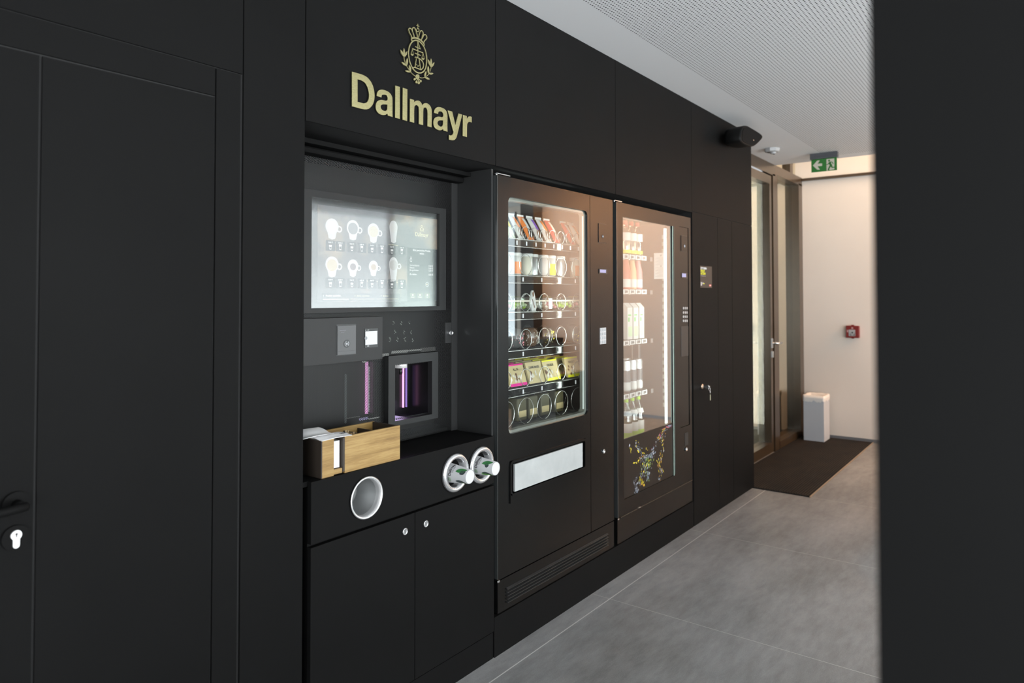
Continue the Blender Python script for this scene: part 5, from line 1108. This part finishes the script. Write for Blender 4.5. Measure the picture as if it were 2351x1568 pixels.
kk = MB().tube([(kx+0.02+0.013*math.cos(t), 1.757, kz-0.014+0.013*math.sin(t)) for t in [2*PI*i/24 for i in range(24)]], 0.0018, 6, closed=True).tube([(kx+0.030, 1.757, kz-0.026), (kx+0.031, 1.757, kz-0.052)], 0.0025, 6)
kk.build('key_ring', M_CHROME, kt)
MB().box(kx+0.026, kx+0.036, 1.754, 1.757, kz-0.092, kz-0.054, 0.001).build('hanging_key', mat('key_brass', (0.55, 0.58, 0.42), 0.35, 0.8), kt)

# speaker under the ceiling
spk = thing('wall_speaker', (4.98, 1.7, 2.55), 'black rounded loudspeaker on the wall under the ceiling', 'speaker')
def spk_out(sc_):
    pts = [py(u, v, 1.64) for u, v in ((1697, 316), (1699, 300), (1703, 291), (1712, 288.5), (1723, 294), (1744, 307), (1749.5, 314), (1746, 321), (1735, 332), (1725, 337), (1712, 333), (1700, 326))]
    cx_ = sum(p[0] for p in pts)/len(pts); cz_ = sum(p[1] for p in pts)/len(pts)
    return [(cx_+(x-cx_)*sc_, cz_+(z-cz_)*sc_) for x, z in spline(pts, 3, True)]
M_SPK = mat('speaker_shell', (0.004, 0.004, 0.004), 0.6, spec=0.15)
m = MB(); oo = [(1.632, 0.93), (1.636, 0.98), (1.645, 1.0), (1.73, 0.97), (1.755, 0.88)]
prev = None; k0 = len(m.v); N = len(spk_out(1))
for y_, s_ in oo: m.v += [Vector((x, y_, z)) for x, z in spk_out(s_)]
for i in range(len(oo)-1):
    for j in range(N): m.f.append([i*N+j, i*N+(j+1) % N, (i+1)*N+(j+1) % N, (i+1)*N+j]); m.sm.append(True)
m.f.append(list(range(N))[::-1]); m.f.append([(len(oo)-1)*N+j for j in range(N)]); m.sm += [False, False]
m.build('speaker_body', M_SPK, spk)
MB().prism(spk_out(0.86), 1.629, 1.6325, 'y').build('grille', mat('speaker_grille', (0.006, 0.006, 0.006), 0.8, spec=0.1), spk)
q = py(1731, 322, 1.627); MB().box(q[0]-0.008, q[0]+0.006, 1.6275, 1.629, q[1]-0.003, q[1]+0.004).build('badge', mat('copper_badge', (0.85, 0.62, 0.42), 0.3, 0.5), spk)
kx2, kz2 = py(1718, 312, 1.64)
MB().tube([(kx2, 1.75, kz2), (kx2, 1.80, kz2)], 0.018, 14).cyl((kx2, 1.80, kz2), 0.035, -0.008, 0, 'y', 20).build('bracket', M_SPK, spk)
# smoke detector
sd = thing('smoke_detector', (6.10, 1.83, 2.70), 'white smoke detector on the ceiling before the glass door', 'smoke detector')
MB().lathe([(0.062, 0.0), (0.064, -0.006), (0.060, -0.024), (0.052, -0.030), (0.001, -0.030)], (6.10, 1.83, CH), 'z', 8, smooth=False).build('detector_base', mat('detector_white', (0.40, 0.405, 0.41), 0.5), sd)
MB().lathe([(0.026, -0.030), (0.024, -0.040), (0.016, -0.044), (0.001, -0.044)], (6.11, 1.825, CH), 'z', 20).build('sensor_dome', mat('detector_white', (0.40, 0.405, 0.41), 0.5), sd)
MB().box(6.075, 6.10, 1.845, 1.865, CH-0.034, CH-0.029).cyl((6.12, 1.82, CH-0.047), 0.008, 0, 0.004, 'z', 10).build('sensor_slot', M_PLAST, sd)
# exit sign
ex = thing('exit_sign', (6.54, 1.52, 2.5), 'green exit sign with white arrow and running figure hanging from the ceiling', 'exit sign')
X0 = 6.535
def E(u, v, x=X0): return px(u, v, x)
y0, z0 = E(1859.4, 367); y1, _ = E(1922.4, 360.5)
MB().box(X0, X0+0.045, y1, y0, CH-0.052, CH-0.001).box(X0-0.004, X0+0.049, y1+0.0, y0-0.0, CH-0.034, CH-0.030).build('mount', mat('mount_grey', (0.10, 0.105, 0.115), 0.4, 0.4), ex)
a0, b0 = E(1861.8, 369.5), E(1920.7, 389.2); zt, zb = CH-0.0525, E(1861.9, 395.7)[1]
gm_ = MB().box(X0+0.012, X0+0.020, b0[0], a0[0], zb, zt).build('sign_plate', mat('exit_green', (0.020, 0.135, 0.022), 0.4, emit=(0.02, 0.14, 0.02), es=0.12), ex)
W_, H_ = a0[0]-b0[0], zt-zb; XP = X0+0.0115
def q_(a, b): return (a0[0]-a*W_, zt-b*H_)   # a from the left, b from the top of the sign
M_SGW = mat('exit_white', (0.55, 0.50, 0.42), 0.5)
MB().prism([q_(*t) for t in ((0.06, 0.46), (0.235, 0.10), (0.34, 0.10), (0.25, 0.36), (0.43, 0.36), (0.43, 0.56), (0.25, 0.56), (0.34, 0.84), (0.235, 0.82))], XP-0.0008, XP, 'x').build('arrow', M_SGW, ex)
MB().prism([q_(*t) for t in ((0.60, 0.07), (0.905, 0.07), (0.905, 0.93), (0.60, 0.98))], XP-0.0008, XP, 'x').build('door_field', M_SGW, ex)
m = MB(); m.prism([q_(0.705+0.038*math.cos(t), 0.21+0.085*math.sin(t)) for t in [2*PI*i/16 for i in range(16)]], XP-0.0018, XP-0.001, 'x')
def limb(pts, w0, w1):
    n = len(pts); L = []; Rr = []
    for i, (a, b) in enumerate(pts):
        p0, p1 = pts[max(0, i-1)], pts[min(n-1, i+1)]; dx, dy = (p1[0]-p0[0])*W_, (p1[1]-p0[1])*H_; l_ = math.hypot(dx, dy); w_ = (w0+(w1-w0)*i/(n-1))/2
        L.append((a-dy/l_*w_/W_*H_*1.0, b+dx/l_*w_)); Rr.append((a+dy/l_*w_/W_*H_, b-dx/l_*w_))
    m.prism([q_(*t) for t in L+Rr[::-1]], XP-0.0018, XP-0.001, 'x')
limb([(0.71, 0.33), (0.755, 0.50), (0.79, 0.62)], 0.17, 0.15); limb([(0.72, 0.36), (0.665, 0.48), (0.60, 0.50)], 0.07, 0.055); limb([(0.735, 0.33), (0.815, 0.34), (0.865, 0.50)], 0.075, 0.06)
limb([(0.765, 0.58), (0.715, 0.74), (0.665, 0.93)], 0.13, 0.09); limb([(0.785, 0.58), (0.815, 0.76), (0.93, 0.77)], 0.13, 0.075); limb([(0.66, 0.91), (0.715, 0.955)], 0.07, 0.06)
m.build('running_figure', mat('exit_green', (0.02, 0.135, 0.022), 0.4), ex)
# fire alarm call point
fa = thing('fire_alarm_box', (7.81, 1.56, 1.045), 'red fire alarm call point on the white end wall', 'fire alarm')
ya, yb = px(1942, 748, 7.79)[0], px(1972.5, 748, 7.79)[0]; za, zb2 = px(1957, 748, 7.79)[1], px(1957, 775.5, 7.79)[1]
MB().box(7.785, 7.83, yb, ya, zb2, za, 0.004).box(7.79, 7.82, (ya+yb)/2-0.012, (ya+yb)/2+0.012, za, za+0.009, 0.002).box(7.79, 7.82, (ya+yb)/2-0.012, (ya+yb)/2+0.012, zb2-0.007, zb2, 0.002).build('red_case', mat('alarm_red', (0.17, 0.012, 0.010), 0.4), fa)
H2 = za-zb2; W2 = ya-yb
def fq(a, b): return (ya-a*W2, za-b*H2)
fp_ = MB().prism([fq(*t) for t in ((0.22, 0.32), (0.71, 0.32), (0.71, 0.86), (0.22, 0.86))], 7.783, 7.7848, 'x').build('white_face', mat('alarm_face', (0.36, 0.36, 0.37), 0.5), fa)
m = MB(); c_ = fq(0.49, 0.57); m.prism(circ(c_[0], c_[1], 0.008, 16), 7.7822, 7.7829, 'x')
for a, b, c2, d2 in ((0.3, 0.60, 0.37, 0.64), (0.62, 0.60, 0.69, 0.64), (0.3, 0.70, 0.36, 0.82), (0.40, 0.72, 0.44, 0.82), (0.54, 0.72, 0.58, 0.82), (0.62, 0.70, 0.68, 0.82)): m.prism([fq(a, b), fq(c2, b), fq(c2, d2), fq(a, d2)], 7.7822, 7.7829, 'x')
m.build('black_symbols', M_PLAST, fp_)
m = MB(); m.prism([fq(*t) for t in ((0.42, 0.12), (0.56, 0.12), (0.56, 0.26), (0.42, 0.26))], 7.783, 7.7848, 'x').prism([fq(*t) for t in ((0.08, 0.34), (0.19, 0.34), (0.19, 0.55), (0.08, 0.55))], 7.783, 7.7848, 'x'); m.build('pale_marks', mat('alarm_pale', (0.45, 0.25, 0.25), 0.5), fa)
# waste bin with liner
bn = thing('waste_bin', (7.63, 1.87, 0.0095), 'slim white rectangular waste bin with a white liner, standing on the entrance mat', 'bin')
bz = px(1893, 913, 7.512)[1]-0.0; yL, yR = 1.966, 1.772; xa, xb2 = 7.513, 7.742
M_BIN = mat('bin_white', (0.52, 0.53, 0.555), 0.45)
m = MB(); 
m.box(xa, xb2, yR, yR+0.004, 0.0098, bz).box(xa, xb2, yL-0.004, yL, 0.0098, bz).box(xa, xa+0.004, yR+0.004, yL-0.004, 0.0098, bz).box(xb2-0.004, xb2, yR+0.004, yL-0.004, 0.0098, bz).box(xa+0.004, xb2-0.004, yR+0.004, yL-0.004, 0.0098, 0.014); m.build('bin_body', M_BIN, bn)
m = MB(); per = []; n_ = 12
for i in range(n_): per.append((xa-0.003, yL+0.003-(yL-yR+0.006)*i/n_))
for i in range(n_): per.append((xa-0.003+(xb2-xa+0.006)*i/n_, yR-0.003))
for i in range(n_): per.append((xb2+0.003, yR-0.003+(yL-yR+0.006)*i/n_))
for i in range(n_): per.append((xb2+0.003-(xb2-xa+0.006)*i/n_, yL+0.003))
N = len(per); rnd = random.Random(5); cx_, cy_ = (xa+xb2)/2, (yL+yR)/2; hang = [0.035+0.022*rnd.random() for _ in per]
for lev in range(5):
    for i, (x, y) in enumerate(per):
        if lev == 0: q = (x-0.002+0.004*rnd.random(), y, bz-hang[i])
        elif lev == 1: q = (x+(x-cx_)*0.02, y+(y-cy_)*0.02, bz-0.018)
        elif lev == 2: q = (x, y, bz+0.010+0.007*rnd.random())
        elif lev == 3: q = (cx_+(x-cx_)*0.92, cy_+(y-cy_)*0.9, bz+0.008+0.006*rnd.random())
        else: q = (cx_+(x-cx_)*0.86, cy_+(y-cy_)*0.84, bz-0.06)
        m.v.append(Vector(q))
for lev in range(4):
    for i in range(N): m.f.append([lev*N+i, lev*N+(i+1) % N, (lev+1)*N+(i+1) % N, (lev+1)*N+i]); m.sm.append(True)
m.build('liner_bag', mat('thin_liner', (0.80, 0.76, 0.72), 0.5), bn)
